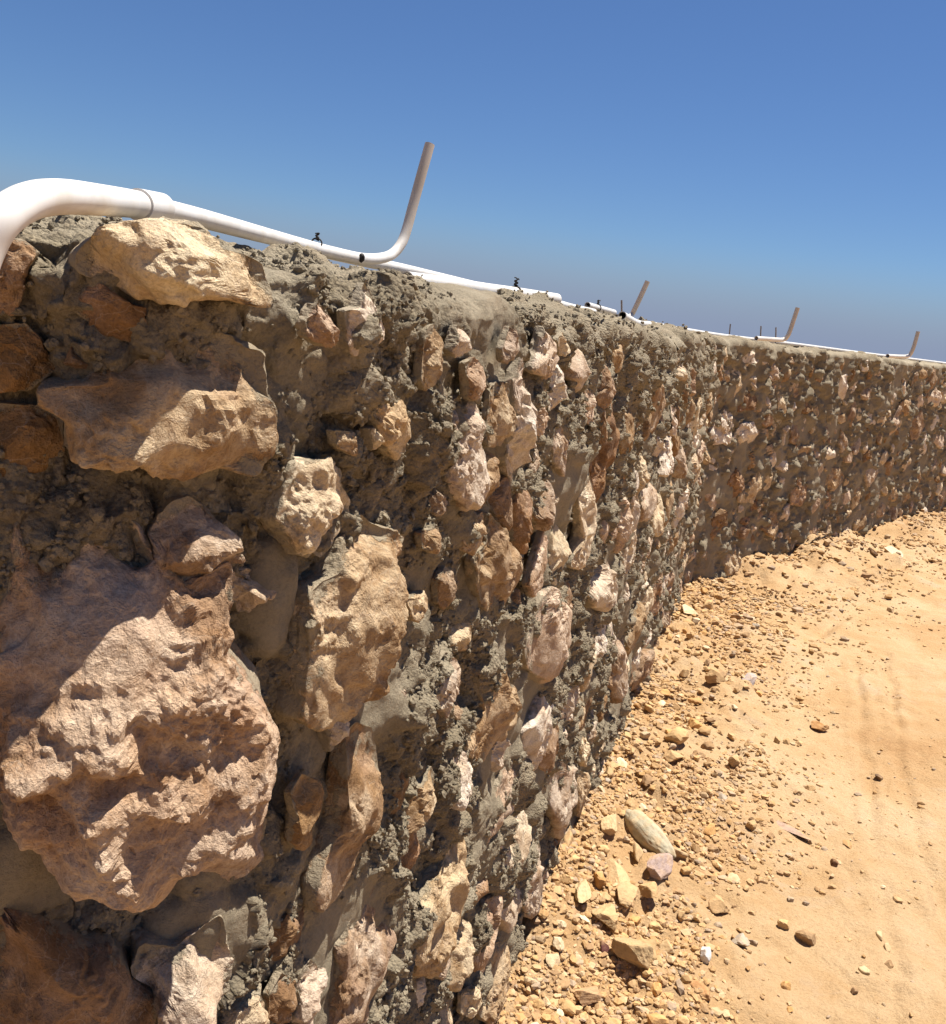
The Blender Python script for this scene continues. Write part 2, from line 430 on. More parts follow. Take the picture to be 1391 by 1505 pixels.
PIPES = {
  'main': [(-0.2454,0.4009,1.4378),(-0.2389,0.4048,1.4752),(-0.2357,0.4124,1.4984),(-0.232,0.4202,1.5123),(-0.2314,0.4432,1.5228),(-0.2318,0.4766,1.5289),(-0.2384,0.5397,1.5336),(-0.2485,0.6222,1.5388),(-0.2499,0.6806,1.5407),(-0.2474,0.7502,1.5419),(-0.241,0.8464,1.5421),(-0.2329,0.9725,1.5425),(-0.2194,1.0677,1.5419),(-0.2054,1.1721,1.5426),(-0.1929,1.2451,1.5438),(-0.1807,1.3177,1.5492),(-0.1682,1.3697,1.5594),(-0.1581,1.391,1.5778),(-0.1532,1.4017,1.6001),(-0.1486,1.4122,1.6354),(-0.1413,1.423,1.685),(-0.1346,1.4337,1.7296)],
  'coupling': [(-0.2486,0.6179,1.5385),(-0.2492,0.6595,1.5407)],
  'second': [(-0.2476,1.2762,1.5472),(-0.2079,1.435,1.5461),(-0.1767,1.5198,1.5463),(-0.1224,1.6755,1.544),(-0.051,1.8593,1.5402),(0.0384,2.0996,1.5356)],
  'cut': [(-0.1466,1.4124,1.5267),(-0.1084,1.5011,1.5287),(-0.0625,1.5988,1.53),(-0.0204,1.6999,1.5313),(0.0285,1.7998,1.5333),(0.1221,1.9762,1.5353)],
  'low': [(0.076,2.1987,1.5295),(0.1457,2.3956,1.5334),(0.2072,2.5917,1.5298),(0.3009,2.8844,1.5277)],
  'stub_a': [(0.2883,2.9861,1.5473),(0.4267,3.3731,1.5394)],
  'stub_b': [(0.2855,2.9864,1.536),(0.4177,3.3743,1.5334)],
  'riser2': [(0.5005,3.8677,1.5217),(0.5844,4.1591,1.5286),(0.6206,4.255,1.5475),(0.6315,4.2534,1.577),(0.6498,4.2506,1.6382),(0.6695,4.2476,1.7084)],
  'riser3': [(1.5112,5.2883,1.5172),(1.6713,5.4495,1.5237),(1.7452,5.5312,1.53),(1.7637,5.5253,1.5529),(1.7733,5.5223,1.6031),(1.788,5.5175,1.7262)],
  'riser4': [(2.8539,6.6103,1.5126),(3.0175,6.7568,1.5202),(3.1032,6.8279,1.5321),(3.1172,6.8215,1.5696),(3.1232,6.8188,1.6261),(3.1266,6.8172,1.717)],
  'long': [(0.3384,2.4869,1.524),(0.4917,3.1726,1.51),(0.664,3.8522,1.516),(0.9647,4.8059,1.514),(1.4021,5.5514,1.508),(2.0434,6.1836,1.512),(2.931,7.1335,1.51),(3.9563,8.2284,1.514),(5.3257,9.6861,1.512),(7.0539,11.4926,1.512)],
  'bar1': [(0.5371,3.8628,1.5203),(0.5132,3.8661,1.5995)],
  'bar2': [(1.5681,6.1017,1.4983),(1.556,6.1048,1.5915)],
  'bar3': [(1.6837,5.7589,1.5021),(1.6625,5.7651,1.5973)],
  'bar4': [(1.8034,5.8273,1.51),(1.7786,5.8349,1.6016)],
  'tie1': [(0.0277,1.7998,1.5391)],
  'tie2': [(0.3241,3.083,1.5426)],
  'tie3': [(-0.2139,1.0994,1.5477)],
  'knob': [(-0.1886,1.2155,1.5454)],
}
RUTS = [([(1.139, 1.761), (1.319, 2.293), (1.507, 2.794), (1.595, 3.064), (1.781, 3.594), (2.047, 4.303)], 0.014, 0.02), ([(1.469, 2.232), (1.594, 2.636), (1.711, 3.003), (1.794, 3.231), (2.015, 3.801), (2.27, 4.471)], 0.014, 0.022), ([(1.367, 3.683), (1.563, 4.015), (1.813, 4.464), (2.107, 4.846), (2.35, 5.177), (2.89, 5.994), (3.398, 6.597), (3.999, 7.319)], 0.02, 0.035)]
ROCKS = [
  (0.631, 2.368, 0.086, 0.247, 0.05, -154.0, (0.44, 0.385, 0.27), 'smooth grey-green boulder, the largest loose stone, lying on the gravel near the wall foot', 'boulder'),
  (0.633, 2.185, 0.07, 0.135, 0.04, -25, (0.42, 0.31, 0.27), 'pinkish angular rock with a dark front face, just below the grey-green boulder', 'rock'),
  (0.502, 1.793, 0.054, 0.116, 0.045, -124.9, (0.42, 0.29, 0.15), 'long tan rock with one shadowed lower side, beside a small dark maroon stone', 'rock'),
  (0.456, 1.932, 0.072, 0.09, 0.04, 10, (0.5, 0.35, 0.18), 'rounded sandy rock sitting between angular rubble, above the dark maroon stone', 'rock'),
  (0.587, 2.093, 0.067, 0.097, 0.03, 12, (0.52, 0.34, 0.17), 'flat ochre rock close below the pinkish rock, with grey crumbs at its lower edge', 'rock'),
  (0.511, 2.134, 0.075, 0.125, 0.035, 20, (0.55, 0.38, 0.2), 'pale ochre angular block left of the pinkish rock', 'rock'),
  (0.521, 2.037, 0.059, 0.109, 0.03, -30, (0.53, 0.36, 0.19), 'tilted ochre slab with a dark crack under its tip', 'rock'),
  (0.401, 1.983, 0.051, 0.129, 0.035, 0, (0.62, 0.48, 0.28), 'pale cream rock nearest the shaded wall foot', 'rock'),
  (0.545, 1.844, 0.062, 0.078, 0.035, -20, (0.38, 0.25, 0.12), 'brown rock with a dark lower face, right above the long tan rock', 'rock'),
  (0.7, 1.897, 0.034, 0.056, 0.028, 0, (0.74, 0.72, 0.68), 'small white stone at the edge of the rubble strip', 'rock'),
  (0.435, 1.824, 0.031, 0.041, 0.02, 0, (0.09, 0.03, 0.025), 'small dark maroon stone among pale rubble', 'rock'),
  (0.661, 1.757, 0.037, 0.08, 0.02, -154.9, (0.5, 0.27, 0.12), 'flat orange rock half buried at the edge of the bare track', 'rock'),
  (0.385, 1.688, 0.059, 0.065, 0.035, 15, (0.48, 0.3, 0.16), 'dark-sided rock at the bottom edge of the rubble beside the wall', 'rock'),
  (0.52, 2.362, 0.064, 0.106, 0.04, -10, (0.6, 0.42, 0.23), 'blocky pale rock immediately left of the grey-green boulder', 'rock'),
  (0.725, 2.367, 0.031, 0.081, 0.026, -107.5, (0.46, 0.31, 0.17), 'thin flat slab with a dark gap under it, right of the grey-green boulder', 'rock'),
  (0.383, 2.22, 0.044, 0.118, 0.045, -10, (0.52, 0.34, 0.17), 'ochre rock leaning against the shaded wall foot', 'rock'),
  (0.591, 2.27, 0.031, 0.076, 0.03, 0, (0.6, 0.42, 0.23), 'small square pale stone touching the grey-green boulder', 'rock'),
  (0.799, 2.119, 0.064, 0.068, 0.03, -15, (0.5, 0.33, 0.17), 'rock with a deep black hollow under it at the outer edge of the rubble', 'rock'),
  (0.607, 1.89, 0.041, 0.059, 0.025, -20, (0.55, 0.38, 0.2), 'flat pale chip between the brown rock and the white stone', 'rock'),
  (3.069, 7.134, 0.15, 0.07, 0.15, 20, (0.62, 0.55, 0.45), 'pale upright stone leaning on the far bend of the wall', 'rock'),
  (3.016, 6.462, 0.025, 0.266, 0.03, 176.0, (0.2, 0.12, 0.07), 'dark flake lying on the soil bank under the far wall', 'rock'),
  (3.179, 6.557, 0.168, 0.288, 0.03, -5, (0.72, 0.58, 0.42), 'pale flat stone on the soil bank under the far wall, right of a dark flake', 'rock'),
  (1.264, 4.7, 0.083, 0.177, 0.035, 0, (0.68, 0.52, 0.32), 'pale stone on the soil at the foot of the inner corner of the wall', 'rock'),
  (1.358, 3.801, 0.072, 0.156, 0.03, -30, (0.4, 0.33, 0.3), 'grey chipped stone in the patch of grey chips beside the track', 'rock'),
  (1.145, 2.621, 0.057, 0.236, 0.014, -132.5, (0.4, 0.27, 0.2), 'long pinkish slab buried flush in the orange track', 'slab'),
  (1.24, 2.445, 0.031, 0.044, 0.02, 0, (0.2, 0.1, 0.05), 'dark brown pebble alone on the orange track', 'pebble'),
  (1.646, 3.076, 0.035, 0.059, 0.015, -15, (0.16, 0.1, 0.06), 'dark sliver of stone on the pale track near the tyre marks', 'pebble'),
  (1.131, 1.957, 0.025, 0.041, 0.014, 0, (0.62, 0.48, 0.28), 'round pale pebble pressed into the track', 'pebble'),
  (1.073, 1.878, 0.022, 0.024, 0.016, -20, (0.22, 0.13, 0.07), 'dark brown pebble on the bottom part of the track', 'pebble'),
  (1.242, 2.066, 0.021, 0.033, 0.016, 0, (0.6, 0.45, 0.26), 'tan pebble with a crescent shadow on the track', 'pebble'),
  (1.211, 1.994, 0.028, 0.035, 0.018, -30, (0.3, 0.18, 0.09), 'brown elongated pebble below the tan pebble on the track', 'pebble'),
  (1.24, 2.112, 0.022, 0.035, 0.013, 0, (0.64, 0.5, 0.3), 'pale round pebble next to a tiny shadowed one on the track', 'pebble'),
  (1.543, 3.431, 0.082, 0.077, 0.03, 0, (0.5, 0.26, 0.1), 'orange clod of earth alone on the pale track', 'clod'),
]


# ------------------------------------------------------------------ wall plan: near end, long run, bend, far run
def azv(d):
    a = R_(d); return np.array([math.sin(a), math.cos(a)])
C0 = np.array([-.152, .599]); C1 = C0 + azv(17.5) * 4.84; C2 = C1 + azv(43.5) * 9.0; E0 = C0 + azv(247) * 1.2
def wall_path():
    out_ = []
    for A, B in ((E0, C0), (C0, C1), (C1, C2)):
        n = int(np.linalg.norm(B - A) / .004)
        for i in range(n): out_.append(A + (B - A) * i / n)
    P = np.array(out_)
    sig = .045
    n = int(sig * 3 / .004); k = np.exp(-.5 * (np.arange(-n, n + 1) * .004 / sig) ** 2); k /= k.sum()
    Q = np.stack([np.convolve(np.pad(P[:, j], n, mode='reflect', reflect_type='odd'), k, 'valid') for j in range(2)], 1)
    s = np.concatenate([[0], np.cumsum(np.linalg.norm(np.diff(Q, axis=0), axis=1))]) - 1.2
    T = np.gradient(Q, s, axis=0); T /= np.linalg.norm(T, axis=1)[:, None]
    return s, Q, T
PS, PQ, PT = wall_path()
def frame(s):
    q = np.stack([np.interp(s, PS, PQ[:, j]) for j in range(2)], -1)
    t_ = np.stack([np.interp(s, PS, PT[:, j]) for j in range(2)], -1)
    t_ /= np.linalg.norm(t_, axis=-1)[..., None]
    return q, t_, np.stack([t_[..., 1], -t_[..., 0]], -1)
S_END = PS[-1] - .05
def wall_dist(X, Y):
    """signed distance of ground points to the wall face line (positive in front), and s"""
    step = 12
    q = PQ[::step]; s = PS[::step]; t_ = PT[::step]
    best = np.full(X.shape, 1e9); bs = np.zeros(X.shape); sg = np.ones(X.shape)
    for i in range(len(q)):
        dx, dy = X - q[i, 0], Y - q[i, 1]
        d = dx * dx + dy * dy
        m_ = d < best
        best = np.where(m_, d, best); bs = np.where(m_, s[i], bs)
        sg = np.where(m_, np.sign(dx * t_[i, 1] - dy * t_[i, 0]), sg)
    return np.sqrt(best) * sg, bs
def ztop(s):
    z = np.interp(s, [-.25, -.08, .05, .5, .7, 1.3, 1.5, 1.72, 4.2, 5.2, 6.5, 17], [1.542, 1.534, 1.524, 1.520, 1.513, 1.513, 1.519, 1.49, 1.492, 1.492, 1.492, 1.493])
    return z

# ------------------------------------------------------------------ ground
def ground_height(X, Y):
    P = np.stack([X, Y], 1)
    d, s = wall_dist(X, Y)
    d = np.abs(d)
    fade = np.exp(-(np.hypot(X, Y) / 40) ** 2)
    z = 0.035 * fbm(P * 0.8, 3, 3) * fade
    z += 0.010 * fbm(P * 5, 3, 5) * fade
    # loose soil banked along the wall foot
    width = 0.46 + 0.10 * noise2(P * 1.6, 21) + np.clip(s - 4.5, 0, 3) * 0.13
    bank = np.clip(1 - d / np.maximum(width, .1), 0, 1)
    near = np.exp(-(d / (width * 1.15)) ** 4)
    z += bank * (0.03 + np.clip(s - 4.6, 0, 1.5) * 0.04) * (1 + 1.0 * noise2(P * 3.1, 31))
    z += near * (0.016 * fbm(P * 11, 4, 41) + 0.9 * lumps(P, .035, 51, .5) * .30 + 0.40 * lumps(P, .09, 55, .35))
    z += (1 - near) * np.exp(-(np.hypot(X, Y) / 14) ** 2) * (0.004 * fbm(P * 22, 3, 61) + .16 * lumps(P, .05, 65, .14) + (.0 + .5 * np.clip(fbm(P * 2.3, 2, 67), 0, 1)) * .5 * lumps(P, .022, 69, .5))
    # tyre ruts and the little scarp a wheel left on the bend
    tread = 0.5 + 0.5 * np.sin((Y + .3 * X) * 120 + 5 * noise2(P * 3, 79))
    wob = P + .02 * np.stack([noise2(P * 6, 81), noise2(P * 6, 82)], 1)
    for pts, dep, wd in RUTS:
        pts = np.array(pts); dm = np.full(len(X), 9.0); sd_ = np.zeros(len(X))
        for A, B in zip(pts[:-1], pts[1:]):
            ab = B - A; tt = np.clip(((wob - A) @ ab) / (ab @ ab), 0, 1)
            v = wob - A - tt[:, None] * ab
            q = np.hypot(v[:, 0], v[:, 1]); m_ = q < dm
            dm = np.where(m_, q, dm); sd_ = np.where(m_, np.sign(v[:, 0] * ab[1] - v[:, 1] * ab[0]), sd_)
        soft = np.clip(0.75 + 0.6 * noise2(P * 2.3, 83), .15, 1.2)
        z -= soft * dep * np.exp(-(dm / wd) ** 2) * (0.7 + .3 * tread)
        z += soft * dep * .5 * np.exp(-((dm - wd * 1.9) / (wd * .8)) ** 2)
    return z.astype(np.float32)
def build_ground():
    na, r_in, r_out = 480, 0.35, 2500.0
    a_fine = np.linspace(R_(-38), R_(40), na)
    a_rest = np.linspace(R_(40), R_(322), 90)[1:-1]
    A = np.concatenate([a_fine, a_rest])
    Rr = [r_in]
    while Rr[-1] < 12: Rr.append(Rr[-1] * 1.0068 + .0016)
    while Rr[-1] < r_out: Rr.append(Rr[-1] * 1.10)
    Rr = np.array(Rr)
    AA, RR = np.meshgrid(A, Rr)
    X = (np.sin(AA) * RR).ravel(); Y = (np.cos(AA) * RR).ravel()
    Z = ground_height(X, Y)
    V = np.stack([X, Y, Z], 1)
    na_, nr = len(A), len(Rr)
    i = np.arange(nr - 1)[:, None] * na_; j = np.arange(na_)[None, :]
    jn = (j + 1) % na_
    Fq = np.stack([i + j, i + na_ + j, i + na_ + jn, i + jn], -1).reshape(-1, 4)[:, ::-1]
    V = np.vstack([V, [[0, 0, 0]]])
    o = link('ground', new_mesh('ground', V, Fq, M_GROUND, True))
    tag(o, kind='structure')
    cv = np.array([[math.sin(a) * r_in, math.cos(a) * r_in, -.003] for a in np.linspace(0, 2 * math.pi, 33)[:-1]])
    return o
build_ground()
# patch under the photographer
me = bpy.data.meshes.new('ground')
bm = bmesh.new(); bmesh.ops.create_circle(bm, cap_ends=True, radius=0.5, segments=48)
bm.to_mesh(me); bm.free(); me.materials.append(M_GROUND)
o = link('ground', me); o.location = (0, 0, -.045); tag(o, kind='structure')

# ------------------------------------------------------------------ the wall
wall = bpy.data.objects.new('stone_wall', None)
col.objects.link(wall)
wall.location = (0, 0, 0)
tag(wall, 'rubble wall of rough limestone in grey mortar, bending right beside the dirt track', 'wall', kind='thing')

THICK = 0.40
def stones_mask_table(all_st):
    return np.array([[a[0], a[1], a[2], a[3]] for a in all_st])
def build_mortar(s0, s1, ds_fn, dt, all_st, oct_fine):
    ss = [s0]
    while ss[-1] < s1: ss.append(ss[-1] + ds_fn(ss[-1]))
    ss = np.array(ss)
    rr = .032
    HW = 1.5
    tl_face = HW + .12 - rr
    arc = rr * math.pi / 2
    # profile parameter
    tf = np.arange(0, tl_face, dt)
    ta = np.linspace(tl_face, tl_face + arc, max(4, int(arc / dt)))[:-1]
    tt = np.arange(tl_face + arc, tl_face + arc + THICK - 2 * rr, dt * 1.4)
    tb = np.array([0, .3, .6, 1.0]) * arc + tl_face + arc + THICK - 2 * rr
    tk = tb[-1] + np.array([.2, .5, 1.0, HW + .1])
    T = np.concatenate([tf, ta, tt, tb, tk])
    SS, TT = np.meshgrid(ss, T)
    S = SS.ravel(); Tt = TT.ravel()
    zt = ztop(S) + .008 * noise2(np.stack([S * 9, S * 0], 1), 5) + .006 * noise2(np.stack([S * 3, S * 0], 1), 6)
    q, tg, n = frame(S)
    # profile: offset inward (w), height z, normal (nn outward, nz up)
    w = np.zeros_like(S); z = np.zeros_like(S); nn = np.ones_like(S); nz = np.zeros_like(S)
    a1, a2 = tl_face, tl_face + arc
    a3 = a2 + THICK - 2 * rr; a4 = a3 + arc
    f = Tt <= a1
    z[f] = -.12 + Tt[f] / tl_face * (zt[f] - rr + .12)
    f = (Tt > a1) & (Tt <= a2); th = (Tt[f] - a1) / rr
    w[f] = rr * (1 - np.cos(th)); z[f] = zt[f] - rr + rr * np.sin(th); nn[f] = np.cos(th); nz[f] = np.sin(th)
    f = (Tt > a2) & (Tt <= a3)
    w[f] = rr + (Tt[f] - a2); z[f] = zt[f]; nn[f] = 0; nz[f] = 1
    f = (Tt > a3) & (Tt <= a4); th = (Tt[f] - a3) / rr
    w[f] = THICK - rr + rr * np.sin(th); z[f] = zt[f] - rr + rr * np.cos(th); nn[f] = -np.sin(th); nz[f] = np.cos(th)
    f = Tt > a4
    w[f] = THICK; z[f] = zt[f] - rr - (Tt[f] - a4); nn[f] = -1; nz[f] = 0
    # crown of the top: slightly domed
    z += np.where((nz > .5), .012 * np.sin(np.clip(w / THICK, 0, 1) * math.pi), 0)
    P2 = np.stack([S, Tt], 1)
    # crumbly versus trowelled
    topm = np.clip((Tt - tl_face) / .03, 0, 1)
    crumb = np.clip(0.98 + 1.15 * fbm(P2 * 5.5, 3, 91), 0, 1)
    crumb = np.clip(crumb - topm * .12 * (noise2(P2 * 4, 93) > -.35), 0.06, 1)
    for (cs, cz, ra, rb) in SMOOTH:
        e = ((S - cs) / ra) ** 2 + ((z - cz) / rb) ** 2
        crumb = np.where((e < 1.0) & (nn > .5), np.minimum(crumb, .06 + .5 * np.clip(e - .6, 0, 1)), crumb)
    slab = np.zeros(len(S))
    for (cs, cz, ra, rb) in SMOOTH:
        slab = np.maximum(slab, np.clip(1 - ((S - cs) / ra) ** 2 - ((z - cz) / rb) ** 2, 0, 1) * (nn > .5))
    d = .012 * np.sqrt(slab) + .002 + .010 * np.clip(S * .4, 0, 1) + .010 * fbm(P2 * 3.6, 2, 101) + .011 * fbm(P2 * np.array([13, 9]), 3, 103)
    ragged = P2 + .006 * np.stack([noise2(P2 * 70, 111), noise2(P2 * 70, 112)], 1)
    l1 = lumps(ragged, .034, 121, .6) * .55 + lumps(ragged, .075, 127, .45) * .45
    l2 = lumps(ragged, .0145, 123, .75) * .75
    l3 = lumps(ragged, .0072, 125, .8) * .75 if oct_fine else .009 * fbm(P2 * 34, 2, 128) + .012 * np.clip(S * .3, 0, 1) * fbm(P2 * 15, 2, 129)
    d += crumb * (l1 + l2 + l3 - .012) + crumb * .0022 * fbm(P2 * 130, 2, 131)
    d += (1 - crumb) * (.0008 * fbm(P2 * 90, 2, 141) + .0016 * noise2(P2 * np.array([18, 60]), 143))
    # mortar is dragged up round each stone and hollowed in the widest joints
    ridge = np.abs(fbm(P2 * 8, 3, 151)); d += .010 * np.clip(.35 - ridge, 0, 1) * crumb * 2
    back = (w > THICK * .9); d = np.where(back, d * .3, d)
    d = np.where(nz > .8, d * .6, d) - .013 * np.clip(nz, 0, 1)
    lat = crumb * .006
    ls = lat * noise2(P2 * 95 + 3, 161); lz = lat * noise2(P2 * 95 + 9, 163)
    X = q[:, 0] - n[:, 0] * w + n[:, 0] * nn * d + tg[:, 0] * ls
    Y = q[:, 1] - n[:, 1] * w + n[:, 1] * nn * d + tg[:, 1] * ls
    Z = z + nz * d + lz * nn
    V = np.stack([X, Y, Z], 1)
    ns, ntt = len(ss), len(T)
    i = np.arange(ntt - 1)[:, None] * ns; j = np.arange(ns - 1)[None, :]
    Fq = np.stack([i + j, i + j + 1, i + ns + j + 1, i + ns + j], -1).reshape(-1, 4)
    return V, Fq, crumb

def poly_R(uv, nb=360):
    """radius in each direction of a star-like outline"""
    uv = np.array(uv, float)
    c = (uv.max(0) + uv.min(0)) / 2
    pts = []
    for a, b in zip(uv, np.roll(uv, -1, 0)):
        for k in np.linspace(0, 1, 24, endpoint=False): pts.append(a + (b - a) * k)
    pts = np.array(pts) - c
    th = np.arctan2(pts[:, 1], pts[:, 0]); rr = np.hypot(pts[:, 0], pts[:, 1])
    R = np.zeros(nb)
    idx = ((th + math.pi) / (2 * math.pi) * nb).astype(int) % nb
    for i_, r_ in zip(idx, rr): R[i_] = max(R[i_], r_)
    good = np.where(R > 0)[0]
    R = np.interp(np.arange(nb), np.concatenate([good - nb, good, good + nb]), np.tile(R[good], 3))
    k = np.ones(5) / 5
    R = np.convolve(np.concatenate([R[-2:], R, R[:2]]), k, 'valid')
    return R, c
def rand_R(a, b, rg, nb=360):
    th = np.linspace(-math.pi, math.pi, nb, endpoint=False)
    n = rg.integers(4, 8)
    ph = np.sort(rg.uniform(0, 2 * math.pi) + np.arange(n) * 2 * math.pi / n + rg.normal(0, .25, n))
    o = rg.uniform(.66, 1.0, n)
    c = np.maximum(np.cos(th[None] - ph[:, None]), .12)
    R = np.clip((o[:, None] / c).min(0), 0, 1.3)
    rot = rg.normal(0, .35)
    x, y = R * np.cos(th) * a, R * np.sin(th) * b
    x, y = x * math.cos(rot) - y * math.sin(rot), x * math.sin(rot) + y * math.cos(rot)
    t2 = np.arctan2(y, x); rr = np.hypot(x, y); o_ = np.argsort(t2)
    return np.interp(th, np.concatenate([t2[o_] - 2 * math.pi, t2[o_], t2[o_] + 2 * math.pi]), np.tile(rr[o_], 3))
def shape_stone(level, R, d, rough, seed, base=HALF, lean=0.0):
    """a broken limestone block: outline R(theta), depth d, chipped into facets; local x along wall, y up, z out"""
    rg = np.random.default_rng(seed)
    D, Ff = base[level]
    th = np.arctan2(D[:, 1], D[:, 0])
    rho = np.hypot(D[:, 0], D[:, 1])
    Rt = np.interp(th, np.linspace(-math.pi, math.pi, len(R) + 1), np.append(R, R[0]))
    size = float(np.sqrt(np.mean(R ** 2)))
    lat = np.minimum(1, rho ** .8)
    xy = D[:, :2] / np.maximum(rho, 1e-6)[:, None] * (Rt * lat)[:, None]
    zz = np.sign(D[:, 2]) * np.abs(D[:, 2]) ** .42 * d
    # big chiselled facets
    K = int(rg.integers(7, 12))
    cap = np.full(len(D), 1e3)
    for k in range(K):
        ph = rg.uniform(0, 2 * math.pi); rad = size * rg.uniform(.15, .6)
        sl = d / size * rg.uniform(.35, 2.1) if k else d / size * rg.uniform(0, .25)
        pl = d * rg.uniform(.72, 1.02) - sl * ((xy[:, 0] - math.cos(ph) * rad) * math.cos(ph) + (xy[:, 1] - math.sin(ph) * rad) * math.sin(ph))
        cap = np.minimum(cap, pl)
    zz = np.where(D[:, 2] > 0, np.minimum(zz, np.maximum(cap, d * .08)), zz)
    V = np.column_stack([xy, zz])
    # displacement direction
    Nn = np.column_stack([D[:, 0], D[:, 1], D[:, 2] * 1.3]); Nn /= np.linalg.norm(Nn, axis=1)[:, None]
    off = rg.uniform(0, 50, 3)
    P = V + off
    disp = .05 * size * fbm(P * (1.1 / size), 2, seed)
    # spalled steps: cells with their own tilt
    n_s = 14 if level < 5 else (22 if level == 5 else 40 if level == 6 else 70)
    seeds = np.column_stack([rg.uniform(-1, 1, (n_s, 2)) * R.max(), rg.uniform(-.3, 1.1, n_s) * d])
    Vw = V + (.09 * size) * np.column_stack([noise3(P * (3.5 / size), seed + 1), noise3(P * (3.5 / size), seed + 2), noise3(P * (3.5 / size), seed + 3)])
    d2 = ((Vw[:, None, :] - seeds[None]) ** 2 * np.array([1, 1, 1.6])).sum(2)
    wgt = np.exp(-(d2 - d2.min(1)[:, None]) / (.008 * size * size)); wgt /= wgt.sum(1)[:, None]
    tilt = rg.normal(0, .30, (n_s, 3)); lift = rg.normal(0, .020 * size, n_s)
    pln = np.clip(V @ tilt.T - (seeds * tilt).sum(1)[None], -.11 * size, .11 * size) + lift[None]
    disp += (.25 + .75 * rough) * (wgt * pln).sum(1)
    n_2 = {7: 380, 6: 190, 5: 80}.get(level, 0)
    if n_2:
        sd2 = V[rg.choice(len(V), n_2)] + rg.normal(0, .01 * size, (n_2, 3))
        Vw2 = V + (.03 * size) * np.column_stack([noise3(P * (9 / size), seed + 5), noise3(P * (9 / size), seed + 6), noise3(P * (9 / size), seed + 7)])
        dd = (Vw2 ** 2).sum(1)[:, None] + (sd2 ** 2).sum(1)[None] - 2 * Vw2 @ sd2.T
        dd = dd.astype(np.float32)
        w2 = np.exp(-(dd - dd.min(1)[:, None]) / (.0011 * size * size)); w2 /= w2.sum(1)[:, None]
        t2 = rg.normal(0, .30, (n_2, 3)); l2_ = rg.normal(0, .004 * size, n_2)
        act = (rg.random(n_2) < .15 + .7 * rough)
        pl2 = (np.clip(V @ t2.T - (sd2 * t2).sum(1)[None], -.03 * size, .03 * size) + l2_[None]) * act[None]
        disp += (w2 * pl2).sum(1)
    if level >= 6:      # weather the broken edges slightly
        V = V + Nn * (disp * np.clip(.25 + 1.2 * np.clip(D[:, 2] + .35, 0, 1), 0, 1))[:, None]
        disp = np.zeros(len(V))
        E_ = np.vstack([Ff[:, [0, 1]], Ff[:, [1, 2]], Ff[:, [2, 0]]])
        E_ = np.vstack([E_, E_[:, ::-1]])
        cnt_ = np.bincount(E_[:, 0], minlength=len(V)).astype(float)
        for _ in range(7 if level == 7 else 3):
            A_ = np.column_stack([np.bincount(E_[:, 0], weights=V[E_[:, 1], c_], minlength=len(V)) for c_ in range(3)]) / cnt_[:, None]
            V = .35 * V + .65 * A_
        P = V + off
    if level >= 4:
        msk = np.clip(.45 + 1.3 * noise3(P * (1.8 / size), seed + 9) + 1.3 * (rough - .5), 0.05, 1)
        disp += msk * min(1, size / .05) * (.0036 * fbm(P * 70, 3, seed + 20) - .0035 * np.abs(noise3(P * 24, seed + 25)) - .0045 * np.abs(noise3(P * 48 + 7, seed + 26)) + .005)
        disp += msk * (.0018 * fbm(P * 210, 2, seed + 30) - .0016 * np.abs(noise3(P * 130, seed + 33)))
    elif level == 3:
        disp += .003 * fbm(P * 60, 2, seed + 20)
    disp *= np.clip(.25 + 1.2 * np.clip(D[:, 2] + .35, 0, 1), 0, 1)
    V = V + Nn * disp[:, None]
    V[:, 2] -= lean * V[:, 1] * np.clip(D[:, 2] + .4, 0, 1)
    return V.astype(np.float32), Ff, rho

SMOOTH = [(-.02, .98, .05, .05), (-.135, 1.085, .075, .035), (.035, 1.265, .028, .05), (-.25, 1.49, .08, .03)]
all_st = []     # s, z, R, d, rough, tint, offset, seed
for k, (s_mm, z_mm, d_mm, tn_, rg_, uv) in enumerate(STONES):
    Rr, c = poly_R(np.array(uv) / 1000.0)
    all_st.append(dict(s=s_mm / 1000 + c[0], z=z_mm / 1000 + c[1] + (.010 if k == 7 else 0), R=Rr, d=max(.012, d_mm / 1000), rough=rg_ * .8, tint=tn_, off=(-.006 if k in (3, 4, 5, 6) else .012), seed=1000 + k, lean={0: .35, 1: .28, 7: .40, 9: .2, 41: .3, 42: .35}.get(k, .12)))
# occupancy grid of the face, 1 cm cells
G0, G1, GZ = -1.2, S_END, 1.56
RES = .01
occ = np.zeros((int((G1 - G0) / RES) + 1, int(GZ / RES) + 1), bool)
def cells(s, z, R, grow=1.0):
    m_ = R.max() * grow
    i0, i1 = int((s - m_ - G0) / RES), int((s + m_ - G0) / RES) + 1
    j0, j1 = int((z - m_) / RES), int((z + m_) / RES) + 1
    i0, j0 = max(i0, 0), max(j0, 0); i1, j1 = min(i1, occ.shape[0] - 1), min(j1, occ.shape[1] - 1)
    if i1 <= i0 or j1 <= j0: return None
    I, J = np.meshgrid(np.arange(i0, i1 + 1), np.arange(j0, j1 + 1), indexing='ij')
    dx, dz = G0 + I * RES - s, J * RES - z
    Rt = np.interp(np.arctan2(dz, dx), np.linspace(-math.pi, math.pi, len(R) + 1), np.append(R, R[0]))
    return I, J, np.hypot(dx, dz) < Rt * grow
for a in all_st:
    c = cells(a['s'], a['z'], a['R'], 1.05)
    if c: occ[c[0][c[2]], c[1][c[2]]] = True
rg0 = np.random.default_rng(42)
